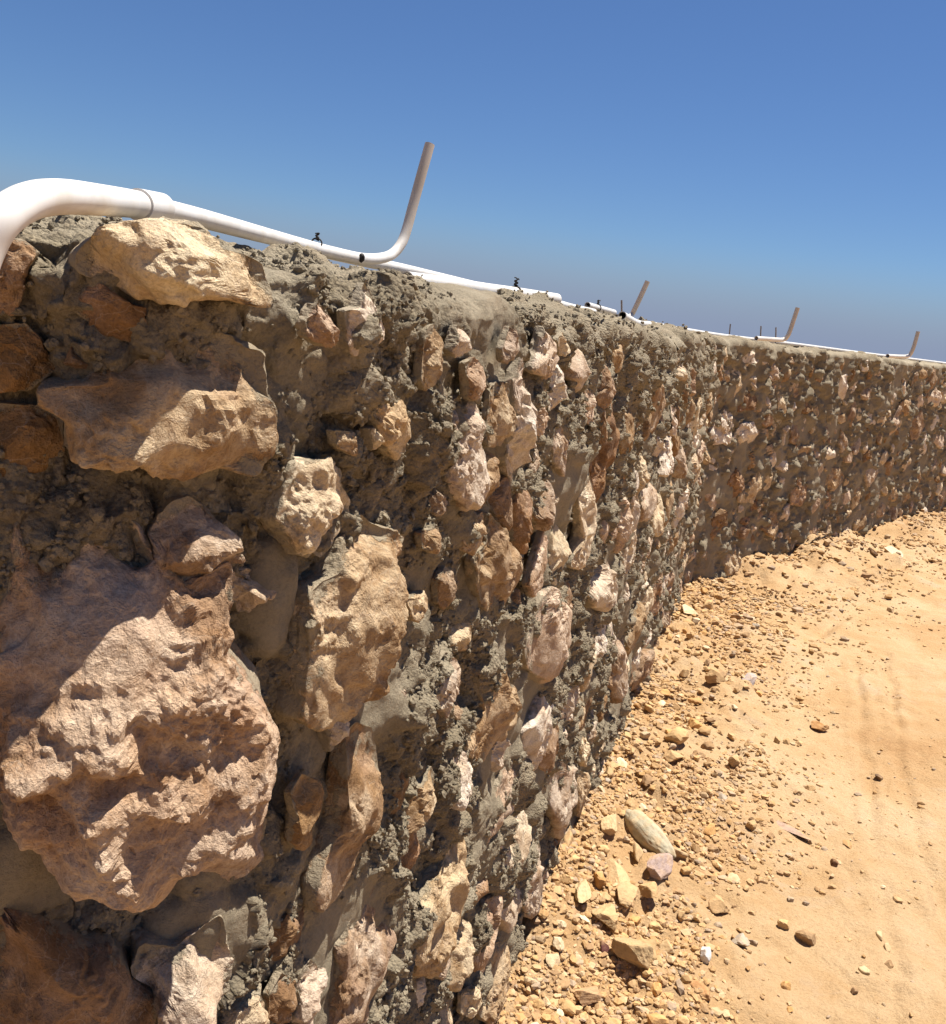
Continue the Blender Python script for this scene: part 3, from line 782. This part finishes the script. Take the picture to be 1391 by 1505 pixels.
for (lo, hi, tries) in ((.12, .17, 420), (.09, .12, 1300), (.06, .09, 3200), (.04, .06, 3600), (.022, .04, 3200)):
    for _ in range(tries):
        s = rg0.uniform(-1.15, G1); z = rg0.uniform(-.02, 1.48)
        if hi < .04 and s > 6.5: continue
        a_ = rg0.uniform(lo, hi); asp = rg0.uniform(.42, .92)
        if a_ > .09 and s < .7: continue
        if s < -.13 and z > 1.28: continue
        a, b = (a_, a_ * asp) if rg0.random() < .55 else (a_ * asp, a_)
        if z + b > (1.497 if s < 1.6 else 1.478): continue
        R = rand_R(a, b, rg0)
        c = cells(s, z, R, 1.06)
        if c is None: continue
        msk = occ[c[0], c[1]] & c[2]
        if msk.sum() > .03 * c[2].sum(): continue
        occ[c[0][c[2]], c[1][c[2]]] = True
        all_st.append(dict(s=s, z=z, R=R, d=min(.042, .009 + a_ * rg0.uniform(.16, .36)), rough=rg0.uniform(.05, .8), tint=float(np.clip(rg0.normal(.62, .34), 0, 1)),
                           off=rg0.uniform(-.015, .008), seed=int(rg0.integers(1e6)), lean=float(np.clip(rg0.normal(.12, .2), -.3, .5))))
# apparent size decides detail and which stones stay single objects
CAMP = np.array([0, 0, 1.5])
for a in all_st:
    q, tg, n = frame(np.array(a['s']))
    C = np.array([q[0] + n[0] * a['off'], q[1] + n[1] * a['off'], a['z']])
    v = C - CAMP; dist = np.linalg.norm(v)
    sg = abs((v / dist) @ np.array([n[0], n[1], 0]))
    a['C'], a['q'], a['tg'], a['n'] = C, q, tg, n
    sz = a['R'].mean() * 2
    az_ = math.degrees(math.atan2(C[0], C[1]))
    el = math.degrees(math.atan2(C[2] - 1.5, math.hypot(C[0], C[1])))
    vis = -33 < az_ < 33 and el > -50
    a['pix'] = sz / dist * 884 * (1 if vis else .12)
    a['area'] = a['pix'] ** 2 * max(.15, sg)
all_st.sort(key=lambda a: -a['area'])
def to_world(V, a):
    e1 = np.array([a['tg'][0], a['tg'][1], 0]); e3 = np.array([a['n'][0], a['n'][1], 0]); e2 = np.array([0, 0, 1])
    return V[:, :1] * e1 + V[:, 1:2] * e2 + V[:, 2:3] * e3
tris = 0
rest_V, rest_F, rest_t, rest_r, nv = [], [], [], [], 0
for k, a in enumerate(all_st):
    px = a['pix']
    lv = 7 if px > 170 else 6 if px > 80 else 5 if px > 29 else 4 if px > 12 else 3
    V, Ff, rho = shape_stone(lv, a['R'], a['d'], a['rough'], a['seed'], lean=a['lean'])
    # keep stones on the outside of the rounded near corner
    Vw = to_world(V, a)
    tris += len(Ff)
    rim = np.clip(rho, 0, 1) * .5 + .5 * np.clip(1 - V[:, 2] / a['d'], 0, 1)
    tint_ = np.full(len(V), a['tint'], np.float32)
    if k < 300:
        o = link('stone', new_mesh('stone', Vw, Ff, M_STONE, False, {'tint': tint_, 'rim': rim}), wall)
        o.location = a['C']
    else:
        rest_V.append(Vw + a['C']); rest_F.append(Ff + nv); nv += len(V)
        rest_t.append(tint_); rest_r.append(rim)
o = link('small_stones', new_mesh('small_stones', np.vstack(rest_V), np.vstack(rest_F), M_STONE, False,
         {'tint': np.concatenate(rest_t), 'rim': np.concatenate(rest_r)}), wall)
tag(o, kind='stuff')

def dist_s(s):
    q, _, _ = frame(np.array(float(s))); return float(np.hypot(*q))
Vs, Fs, Cs, nv = [], [], [], 0
for (s0, s1, fn, dt, fine) in ((-.42, .80, lambda s: .0026 * max(1, dist_s(s) / .62), .0031, True),
                               (.795, 2.4, lambda s: .0042 * dist_s(s) / .9, .0052, True),
                               (2.39, S_END, lambda s: .0045 * dist_s(s) / 2 + .002, .0095, False),
                               (-1.2, -.415, lambda s: .012, .012, False)):
    V, Fq, c_ = build_mortar(s0, s1, fn, dt, all_st, fine)
    Vs.append(V); Fs.append(Fq + nv); Cs.append(c_); nv += len(V)
def end_block(s_, inset):
    q, tg, n = frame(np.array(s_)); zt_ = float(ztop(s_)) - .012
    V = []
    for a_ in (0, inset):
        for w_, z_ in ((.004, -.1), (THICK - .004, -.1), (THICK - .004, zt_), (.004, zt_)):
            V.append([q[0] - n[0] * w_ + tg[0] * a_, q[1] - n[1] * w_ + tg[1] * a_, z_])
    return np.array(V), np.array([(3, 2, 1, 0), (4, 5, 6, 7), (0, 1, 5, 4), (1, 2, 6, 5), (2, 3, 7, 6), (3, 0, 4, 7)])
for s_, inset in ((-1.19, .05), (S_END - .03, -.05)):
    V, Fq = end_block(s_, inset)
    Vs.append(V); Fs.append(Fq + nv); Cs.append(np.full(len(V), .5)); nv += len(V)
o = link('mortar', new_mesh('mortar', np.vstack(Vs), np.vstack(Fs), M_MORTAR, True, {'crumb': np.concatenate(Cs)}), wall)

# crumbs of mortar clinging to the rough patches: points carried by the mortar surface, one small grain on each
def grain_nodes(name, pts, sizes, mat, parent, seed, density_chunk=None):
    rg = np.random.default_rng(seed)
    me = bpy.data.meshes.new(name)
    me.vertices.add(len(pts)); me.vertices.foreach_set('co', np.asarray(pts, np.float32).ravel())
    a = me.attributes.new('grain', 'FLOAT', 'POINT'); a.data.foreach_set('value', np.asarray(sizes, np.float32))
    o = link(name, me, parent)
    D, Ff = ICO[1]
    Vv, Fv = [], []
    g = bpy.data.node_groups.new(name, 'GeometryNodeTree')
    g.interface.new_socket('Geometry', in_out='INPUT', socket_type='NodeSocketGeometry')
    g.interface.new_socket('Geometry', in_out='OUTPUT', socket_type='NodeSocketGeometry')
    gi = g.nodes.new('NodeGroupInput'); go = g.nodes.new('NodeGroupOutput')
    icon = g.nodes.new('GeometryNodeMeshIcoSphere'); icon.inputs['Radius'].default_value = 1; icon.inputs['Subdivisions'].default_value = 2
    sp = g.nodes.new('GeometryNodeSetPosition')
    nz_ = g.nodes.new('ShaderNodeTexNoise'); nz_.inputs['Scale'].default_value = 1.6; nz_.inputs['Detail'].default_value = 3
    sub = g.nodes.new('ShaderNodeVectorMath'); sub.operation = 'SUBTRACT'; sub.inputs[1].default_value = (.5, .5, .5)
    mul = g.nodes.new('ShaderNodeVectorMath'); mul.operation = 'SCALE'; mul.inputs['Scale'].default_value = 1.9
    g.links.new(nz_.outputs['Color'], sub.inputs[0]); g.links.new(sub.outputs[0], mul.inputs[0]); g.links.new(mul.outputs[0], sp.inputs['Offset'])
    g.links.new(icon.outputs['Mesh'], sp.inputs['Geometry'])
    sm = g.nodes.new('GeometryNodeSetMaterial'); sm.inputs['Material'].default_value = mat
    g.links.new(sp.outputs[0], sm.inputs['Geometry'])
    inst = g.nodes.new('GeometryNodeInstanceOnPoints')
    m2p = g.nodes.new('GeometryNodeMeshToPoints')
    g.links.new(gi.outputs[0], m2p.inputs['Mesh']); g.links.new(m2p.outputs[0], inst.inputs['Points'])
    g.links.new(sm.outputs[0], inst.inputs['Instance'])
    rr = g.nodes.new('FunctionNodeRandomValue'); rr.data_type = 'FLOAT_VECTOR'
    rr.inputs[0].default_value = (0, 0, 0); rr.inputs[1].default_value = (6.28, 6.28, 6.28)
    g.links.new(rr.outputs[0], inst.inputs['Rotation'])
    na = g.nodes.new('GeometryNodeInputNamedAttribute'); na.data_type = 'FLOAT'; na.inputs['Name'].default_value = 'grain'
    r2 = g.nodes.new('FunctionNodeRandomValue'); r2.data_type = 'FLOAT_VECTOR'
    r2.inputs[0].default_value = (.6, .6, .6); r2.inputs[1].default_value = (1.25, 1.25, 1.25); r2.inputs['Seed'].default_value = 3
    vs_ = g.nodes.new('ShaderNodeVectorMath'); vs_.operation = 'SCALE'
    g.links.new(r2.outputs[0], vs_.inputs[0]); g.links.new(na.outputs['Attribute'], vs_.inputs['Scale'])
    g.links.new(vs_.outputs[0], inst.inputs['Scale'])
    g.links.new(inst.outputs[0], go.inputs[0])
    md = o.modifiers.new('grains', 'NODES'); md.node_group = g
    return o
rgm = np.random.default_rng(77)
VM, CM = np.vstack(Vs), np.concatenate(Cs)
dc = np.hypot(VM[:, 0], VM[:, 1])
azm = np.degrees(np.arctan2(VM[:, 0], VM[:, 1]))
clus = np.clip(noise3(VM * 22, 301) * 1.4 + .75 + .6 * noise3(VM * 60, 302), 0, 1.5)
prob = np.clip(CM - .3, 0, 1) * clus * np.where((azm > -34) & (azm < 26) & (VM[:, 2] > -.05), 1, 0) * np.clip(1.35 - dc / 4.2, 0, 1)
cand = np.where(rgm.random(len(VM)) < prob * .5)[0]
sel = rgm.permutation(cand)[:140000]
pts = VM[sel] + rgm.normal(0, .0011, (len(sel), 3)) * np.maximum(1, dc[sel])[:, None]
sz = rgm.lognormal(math.log(.0015), .45, len(sel)).clip(.0007, .005) * (.75 + .55 * dc[sel])
M_GRAIN = M_MORTAR.copy(); M_GRAIN.name = 'mortar_grain'
tag(grain_nodes('mortar_crumbs', pts, sz, M_GRAIN, wall, 9), kind='stuff')

# ------------------------------------------------------------------ pipes
def smooth_path(pts, n=10):
    P = np.array(pts, float)
    if len(P) < 3: return np.array([P[0] + (P[-1] - P[0]) * k for k in np.linspace(0, 1, 6)])
    Q = np.vstack([2 * P[0] - P[1], P, 2 * P[-1] - P[-2]])
    out_ = []
    for i in range(1, len(Q) - 2):
        p0, p1, p2, p3 = Q[i - 1:i + 3]
        for t_ in np.linspace(0, 1, n, endpoint=False):
            out_.append(.5 * ((2 * p1) + (-p0 + p2) * t_ + (2 * p0 - 5 * p1 + 4 * p2 - p3) * t_ ** 2 + (-p0 + 3 * p1 - 3 * p2 + p3) * t_ ** 3))
    out_.append(P[-1])
    out_ = np.array(out_)
    for _ in range(6):
        out_[1:-1] = .25 * out_[:-2] + .5 * out_[1:-1] + .25 * out_[2:]
    return out_
def tube(path, rad, wall_t=None, seg=28, n=10):
    """hollow pipe with open ends"""
    P = smooth_path(path, n)
    T = np.gradient(P, axis=0); T /= np.linalg.norm(T, axis=1)[:, None]
    u = np.cross(T[0], [0, 0, 1.0]); 
    if np.linalg.norm(u) < .1: u = np.cross(T[0], [1, 0, 0])
    rings, gaps = [], set()
    th = np.linspace(0, 2 * math.pi, seg, endpoint=False)
    def ring(i, r_):
        v_ = np.cross(T[i], us[i])
        return P[i] + r_ * (np.cos(th)[:, None] * us[i] + np.sin(th)[:, None] * v_)
    us = []
    for i in range(len(P)):
        u = u - T[i] * (u @ T[i]); u /= np.linalg.norm(u); us.append(u)
    for i in range(len(P)): rings.append(ring(i, rad if np.isscalar(rad) else rad[0] + (rad[1] - rad[0]) * (i >= 7 * n)))
    if wall_t:
        gaps.add(len(rings)); rings.append(rings[-1].copy()); rings.append(ring(len(P) - 1, (rad if np.isscalar(rad) else rad[1]) - wall_t)); gaps.add(len(rings))
        for i in range(len(P) - 1, -1, -1): rings.append(ring(i, (rad if np.isscalar(rad) else rad[1]) - wall_t))
        gaps.add(len(rings)); rings.append(rings[-1].copy()); rings.append(ring(0, rad if np.isscalar(rad) else rad[0]))
    V = np.vstack(rings)
    Fq = []
    for k in range(len(rings) - 1):
        if k + 1 in gaps: continue
        a = k * seg
        for j in range(seg):
            Fq.append((a + j, a + (j + 1) % seg, a + seg + (j + 1) % seg, a + seg + j))
    return V, np.array(Fq)[:, ::-1]
def pipe(name, path, rad, label=None, cat='pipe', group=None, parent=None, mat=None, wall_t=.0018, n=10):
    base = np.array(path[0])
    V, Fq = tube(np.array(path) - base, rad, wall_t, n=n)
    o = link(name, new_mesh(name, V, Fq, mat or M_PVC, True), parent)
    o.location = base if parent is None else base - np.array(parent.location)
    if label: tag(o, label, cat, group)
    return o
MAIN_R = (.0089, .0077)
main = pipe('conduit_pipe', PIPES['main'], MAIN_R, 'white plastic pipe bending down over the near wall end, its far end turned upright', 'pipe')
def riser_tan(o, z0, z1, ymin=-9):  # tan tint that grows with height between the two levels
    n_ = len(o.data.vertices)
    co = np.zeros(n_ * 3, np.float32); o.data.vertices.foreach_get('co', co)
    co = co.reshape(-1, 3) + np.array(o.location)
    at_ = o.data.attributes.new('riser_tan', 'FLOAT', 'POINT')
    at_.data.foreach_set('value', np.clip((co[:, 2] - z0) / (z1 - z0), 0, 1) * (co[:, 1] > ymin))
riser_tan(main, 1.565, 1.615, 1.2)
cp = PIPES['coupling']
V, Fq = tube(np.array(cp) - np.array(PIPES['main'][0]), .0105, .0018)
o = link('coupling', new_mesh('coupling', V, Fq, M_PVC, True), main)
a_, b_ = np.array(cp[1]), np.array(cp[1]) + (np.array(cp[1]) - np.array(cp[0])) * .25
def frustum(name, a, b, r1, r2, parent, mat):
    ax = b - a; L = np.linalg.norm(ax); ax = ax / L
    u = np.cross(ax, [0, 0, 1.0]); u /= np.linalg.norm(u); v = np.cross(ax, u)
    th = np.linspace(0, 2 * math.pi, 28, endpoint=False)
    c = np.cos(th)[:, None] * u + np.sin(th)[:, None] * v
    V = np.vstack([a + c * r1, b + c * r2]) - np.array(parent.location)
    Fq = np.array([(j, (j + 1) % 28, 28 + (j + 1) % 28, 28 + j) for j in range(28)])[:, ::-1]
    return link(name, new_mesh(name, V, Fq, mat, True), parent)
frustum('coupling_shoulder', a_, b_, .0105, .0078, main, M_PVC)
pipe('conduit_pipe', PIPES['second'], .0085, 'thin white conduit pipe lying along the wall top behind the first upturned pipe', 'pipe')
pipe('conduit_pipe', PIPES['cut'], .0128, 'short thick white pipe with an open cut end, tied with black wire near that end', 'pipe')
pipe('conduit_pipe', PIPES['low'], .010, 'white pipe almost sunk in the mortar just beyond the thick pipe\'s open end', 'pipe')
pipe('conduit_pipe', PIPES['stub_a'], .0105, 'upper of two short white pipe stubs strapped together on the wall top', 'pipe')
pipe('conduit_pipe', PIPES['stub_b'], .0095, 'lower of two short white pipe stubs strapped together on the wall top', 'pipe')
riser_tan(pipe('conduit_pipe', PIPES['riser2'], .0115, 'second upright white pipe, leaning right where the near wall run ends', 'pipe'), 1.52, 1.56)
riser_tan(pipe('conduit_pipe', PIPES['riser3'], .013, 'third upright white pipe with a flat foot, midway along the far wall top', 'pipe'), 1.52, 1.56)
riser_tan(pipe('conduit_pipe', PIPES['riser4'], .014, 'smallest and farthest upright white pipe on the far wall top', 'pipe'), 1.52, 1.56)
pipe('conduit_pipe', PIPES['long'], .0115, 'very long white pipe lying the whole length of the far wall top', 'pipe')

def rebar(pts, rad, label):
    P = np.array(pts); b = P[0]
    V, Fq = tube(np.array([[0, 0, -.06], P[1] - b]), rad, None, 8)
    o = link('rebar', new_mesh('rebar', V, Fq, M_RUST, False)); o.location = b
    tag(o, label, 'rebar', 'thin steel bars sticking up from the wall top')
    return o
rebar(PIPES['bar1'], .004, 'thin steel bar beside the second upright pipe, left of it')
rebar(PIPES['bar2'], .0045, 'thin steel bar standing alone left of the third upright pipe')
rebar(PIPES['bar3'], .0045, 'thin steel bar, the farther left of a close pair by the third upright pipe')
rebar(PIPES['bar4'], .0045, 'thin steel bar nearest the third upright pipe, right of a close pair')

def tie(center, axis, rad, name, label, seed, k_=1.0):
    """twisted black wire: a loop round the pipe and a ragged knot with two whiskers"""
    rg = np.random.default_rng(seed)
    c = np.array(center); ax = np.array(axis, float); ax /= np.linalg.norm(ax)
    u = np.cross(ax, [0, 0, 1.0]); u /= np.linalg.norm(u); v = np.cross(u, ax)
    root = bpy.data.objects.new(name, None); col.objects.link(root); root.location = c
    tag(root, label, 'wire tie')
    loop = [(rad + .0012) * (math.cos(t_) * u + math.sin(t_) * v) + ax * .0015 * math.sin(t_ * 2) for t_ in np.linspace(0, 2 * math.pi, 22)]
    V, Fq = tube(loop, .0017, None, 8, 3); link('loop', new_mesh('loop', V, Fq, M_WIRE, True), root)
    top = (rad + .002) * v
    if k_ < 1: root.scale = (k_, k_, k_); top = top * .6
    kn = [top + np.array([math.cos(t_ * 1.9) * .003, math.sin(t_ * 1.9) * .003, .0018 * t_]) for t_ in np.linspace(0, 6, 18)]
    V, Fq = tube(kn, .0019, None, 8, 3); link('knot', new_mesh('knot', V, Fq, M_WIRE, True), root)
    for k in range(2):
        e = top + np.array([0, 0, .010])
        w = [e, e + np.array([rg.normal(0, .004), rg.normal(0, .004), .005]), e + np.array([.0045 * (1 if k else -1), rg.normal(0, .003), rg.uniform(.000, .006)])]
        V, Fq = tube(w, .0013, None, 6, 4); link('wire_end', new_mesh('wire_end', V, Fq, M_WIRE, True), root)
    return root
ax = np.array(PIPES['cut'][-1]) - np.array(PIPES['cut'][2])
tie(PIPES['cut'][4], ax, .0130, 'wire_tie', 'black wire tie with a knot round the thick cut pipe', 1)
ax = np.array(PIPES['stub_a'][1]) - np.array(PIPES['stub_a'][0])
tie((np.array(PIPES['stub_a'][0]) * .65 + np.array(PIPES['stub_a'][1]) * .35), ax, .0112, 'wire_tie', 'black wire tie strapping the two short pipe stubs', 2)
tie(np.array(PIPES['main'][12]) + np.array([0, 0, .006]), np.array(PIPES['main'][13]) - np.array(PIPES['main'][11]), .0102, 'wire_tie', 'frayed black wire tie on the long white pipe before the first upright', 3, .55)
# black plug sitting on the mortar edge before the bend
kb = PIPES['knob'][0]
V0, F0 = ICO[3]
V = V0 * np.array([.0042, .0042, .0042]) * (1 + .10 * noise3(V0 * 2 + 4, 3))[:, None]
V[:, 2] = np.where(V[:, 2] < 0, V[:, 2] * 1.8, V[:, 2])
o = link('nail_head', new_mesh('nail_head', V, F0, M_WIRE, True)); o.location = kb
tag(o, 'small round black nail head on the mortar edge below the first upturned pipe', 'nail')

# ------------------------------------------------------------------ loose rocks
def rock_shape(level, w, l, h, seed, colr, angular=1.0):
    rg = np.random.default_rng(seed)
    D, Ff = ICO[level]
    # convex chipped block
    K = 9
    Nn = rg.normal(size=(K, 3)); Nn /= np.linalg.norm(Nn, axis=1)[:, None]
    off = rg.uniform(.48, .95, K)
    dots = np.maximum(D @ Nn.T, 1e-3)
    rr = np.minimum((off / dots).min(1), 1.25)
    rr = rr * angular + (1 - angular)
    V = D * rr[:, None]
    V = V * (1 + .06 * fbm(V * 1.7 + rg.uniform(0, 40), 3, seed)[:, None])
    if level >= 4: V = V * (1 + .018 * fbm(V * 9 + 3, 3, seed + 4)[:, None])
    V = V / np.abs(V).max(0)
    V = V * np.array([w / 2, l / 2, h / 2])
    return V.astype(np.float32), Ff, np.tile(np.array(colr, np.float32), (len(V), 1))
def gz(x, y):
    return float(ground_height(np.array([x]), np.array([y]))[0])
for k, (x, y, w, l, hh, ang, colr, label, cat) in enumerate(ROCKS):
    flat = hh < .021
    colr = tuple(v_ * .82 for v_ in colr)
    V, Ff, ca = rock_shape(5 if w > .05 else 4, w, max(l, .014), hh * 1.5, 300 + k, colr, .35 if k == 0 else 1.0)
    o = link({'boulder': 'boulder', 'rock': 'rock', 'slab': 'stone_slab', 'pebble': 'pebble', 'clod': 'earth_clod'}[cat], new_mesh('rock', V, Ff, M_ROCK, k == 0 or w < .05, {'rockcol': ca}))
    o.location = (x, y, gz(x, y) + hh * (.12 if flat else .38))
    o.rotation_euler = (random.uniform(-.15, .15), random.uniform(-.15, .15), R_(ang))
    tag(o, label, cat)
PALETTE = [(0.447, 0.288, 0.138), (0.482, 0.327, 0.172), (0.404, 0.245, 0.107), (0.499, 0.361, 0.215), (0.430, 0.275, 0.142), (0.361, 0.228, 0.120), (0.464, 0.292, 0.129), (0.378, 0.284, 0.198)]
COLOURS = [('ochre', (0.464, 0.301, 0.142)), ('pale cream', (0.550, 0.430, 0.275)), ('brown', (0.284, 0.176, 0.090)), ('greyish', (0.361, 0.297, 0.224)), ('orange', (0.464, 0.258, 0.095)), ('ochre', (0.430, 0.280, 0.138))]
variants = []
for k in range(18):
    cn, cc = COLOURS[k % 6]
    V, Ff, ca = rock_shape(3, 1, 1, 1, 500 + k, cc)
    variants.append((cn, new_mesh('loose_rock', V, Ff, M_ROCK, False, {'rockcol': ca})))
placed = [(r_[0], r_[1], max(r_[2], r_[3]) * .36) for r_ in ROCKS]
rg1 = np.random.default_rng(11)
cnt = 0; tries = 0
VP = np.array([3.0, .9, .35, .35, 1.2, 3.0] * 3); VP /= VP.sum()
B_Y = ROCKS[0][1]
def foot(s, d):
    q, tg, n = frame(np.array(s)); return q[0] + n[0] * d, q[1] + n[1] * d
while cnt < 285 and tries < 9000:
    tries += 1
    s = .55 + 4.6 * rg1.random() ** 1.7
    dd = .03 + abs(rg1.normal(0, .24)) if s < 4.5 else .03 + abs(rg1.normal(0, .35))
    sz = float(np.clip(rg1.lognormal(math.log(.026), .38), .016, .06)) * (1 + .12 * s)
    x, y = foot(s, dd + sz * .4)
    if any((x - a) ** 2 + (y - b) ** 2 < (c + sz * .45) ** 2 for a, b, c in placed): continue
    placed.append((x, y, sz * .45))
    cn, me = variants[int(rg1.choice(18, p=VP))]
    o = bpy.data.objects.new('loose_rock', me); col.objects.link(o)
    hz = sz * rg1.uniform(.55, .9)
    o.scale = (sz * rg1.uniform(.75, 1.25), sz * rg1.uniform(.75, 1.1), hz)
    o.rotation_euler = (rg1.uniform(-.5, .5), rg1.uniform(-.5, .5), rg1.uniform(0, 6.28))
    o.location = (x, y, gz(x, y) + hz * .28)
    zone = 'in the near rubble, on the camera side of the grey-green boulder' if y < B_Y else ('in the rubble along the straight wall, beyond the grey-green boulder' if s < 3.4 else 'in the rubble by the bend of the wall')
    tag(o, 'small %s rock %s' % (cn, zone), 'rock', '%s rocks %s' % (cn, zone.split(',')[0]))
    cnt += 1
# gravel and crumbs of soil
def gravel_mesh(n, fn, seed, lev=1):
    rg = np.random.default_rng(seed)
    bases = [rock_shape(lev, 2, 2, 2, 900 + q_, (1, 1, 1))[0] for q_ in range(24)]
    Ff = ICO[lev][1]
    pts = np.array([fn(rg) for _ in range(int(n * 1.7))])
    keep = rg.random(len(pts)) < np.clip(.6 + .9 * fbm(pts[:, :2] * 3.3, 2, 401), .08, 1)
    pts = pts[keep][:n]; n = len(pts)
    Z = ground_height(pts[:, 0], pts[:, 1])
    Vv = np.zeros((n, len(bases[0]), 3), np.float32); Cc = np.zeros((n, len(bases[0]), 3), np.float32)
    for k in range(n):
        sz = pts[k, 2]
        a = rg.uniform(0, 6.28); c_, s_ = math.cos(a), math.sin(a)
        B = bases[k % 24] * (sz * np.array([rg.uniform(.4, .65), rg.uniform(.3, .5), rg.uniform(.25, .45)]))
        Vv[k] = np.column_stack([B[:, 0] * c_ - B[:, 1] * s_, B[:, 0] * s_ + B[:, 1] * c_, B[:, 2]]) + np.array([pts[k, 0], pts[k, 1], Z[k] + sz * rg.uniform(-.06, .16)])
        Cc[k] = np.array(PALETTE[int(rg.integers(len(PALETTE)))]) * rg.uniform(.85, 1.1)
    nb = len(bases[0])
    Fa = (Ff[None] + (np.arange(n) * nb)[:, None, None]).reshape(-1, 3)
    return Vv.reshape(-1, 3), Fa, Cc.reshape(-1, 3)
def strip_pos(rg):
    s = .5 + 4.9 * rg.random() ** 1.5
    dd = abs(rg.normal(0, .25 + .01 * s)) + .01
    x, y = foot(s, dd)
    sz = float(np.clip(rg.lognormal(math.log(.0085), .45), .003, .022)) * (1 + .22 * s)
    return x, y, sz
def near_pos(rg):
    s = .5 + 2.3 * rg.random(); dd = abs(rg.normal(0, .25)) + .01
    x, y = foot(s, dd); return x, y, float(np.clip(rg.lognormal(math.log(.0145), .4), .006, .032))
def far_pos(rg):
    s = 4.2 + 6.5 * rg.random(); dd = abs(rg.normal(0, .45)) + .02
    x, y = foot(s, dd); return x, y, float(np.clip(rg.lognormal(math.log(.018), .55), .008, .07))
def track_pos(rg):
    rr = 1.4 * math.exp(rg.random() ** .9 * 2.1); a = R_(rg.uniform(2, 34))
    return rr * math.sin(a), rr * math.cos(a), float(np.clip(rg.lognormal(math.log(.0055), .5), .002, .018)) * (1 + .12 * rr)
parts_ = [gravel_mesh(4600, near_pos, 4, 2), gravel_mesh(13000, strip_pos, 1), gravel_mesh(3800, far_pos, 2), gravel_mesh(3600, track_pos, 3)]
Vv, Ff, Cc, nv = [], [], [], 0
for V, F_, C_ in parts_:
    Vv.append(V); Ff.append(F_ + nv); Cc.append(C_); nv += len(V)
o = link('gravel', new_mesh('gravel', np.vstack(Vv), np.vstack(Ff), M_ROCK, False, {'rockcol': np.vstack(Cc)}))
tag(o, 'loose ochre gravel and soil crumbs strewn along the wall foot and over the track', 'gravel', kind='stuff')
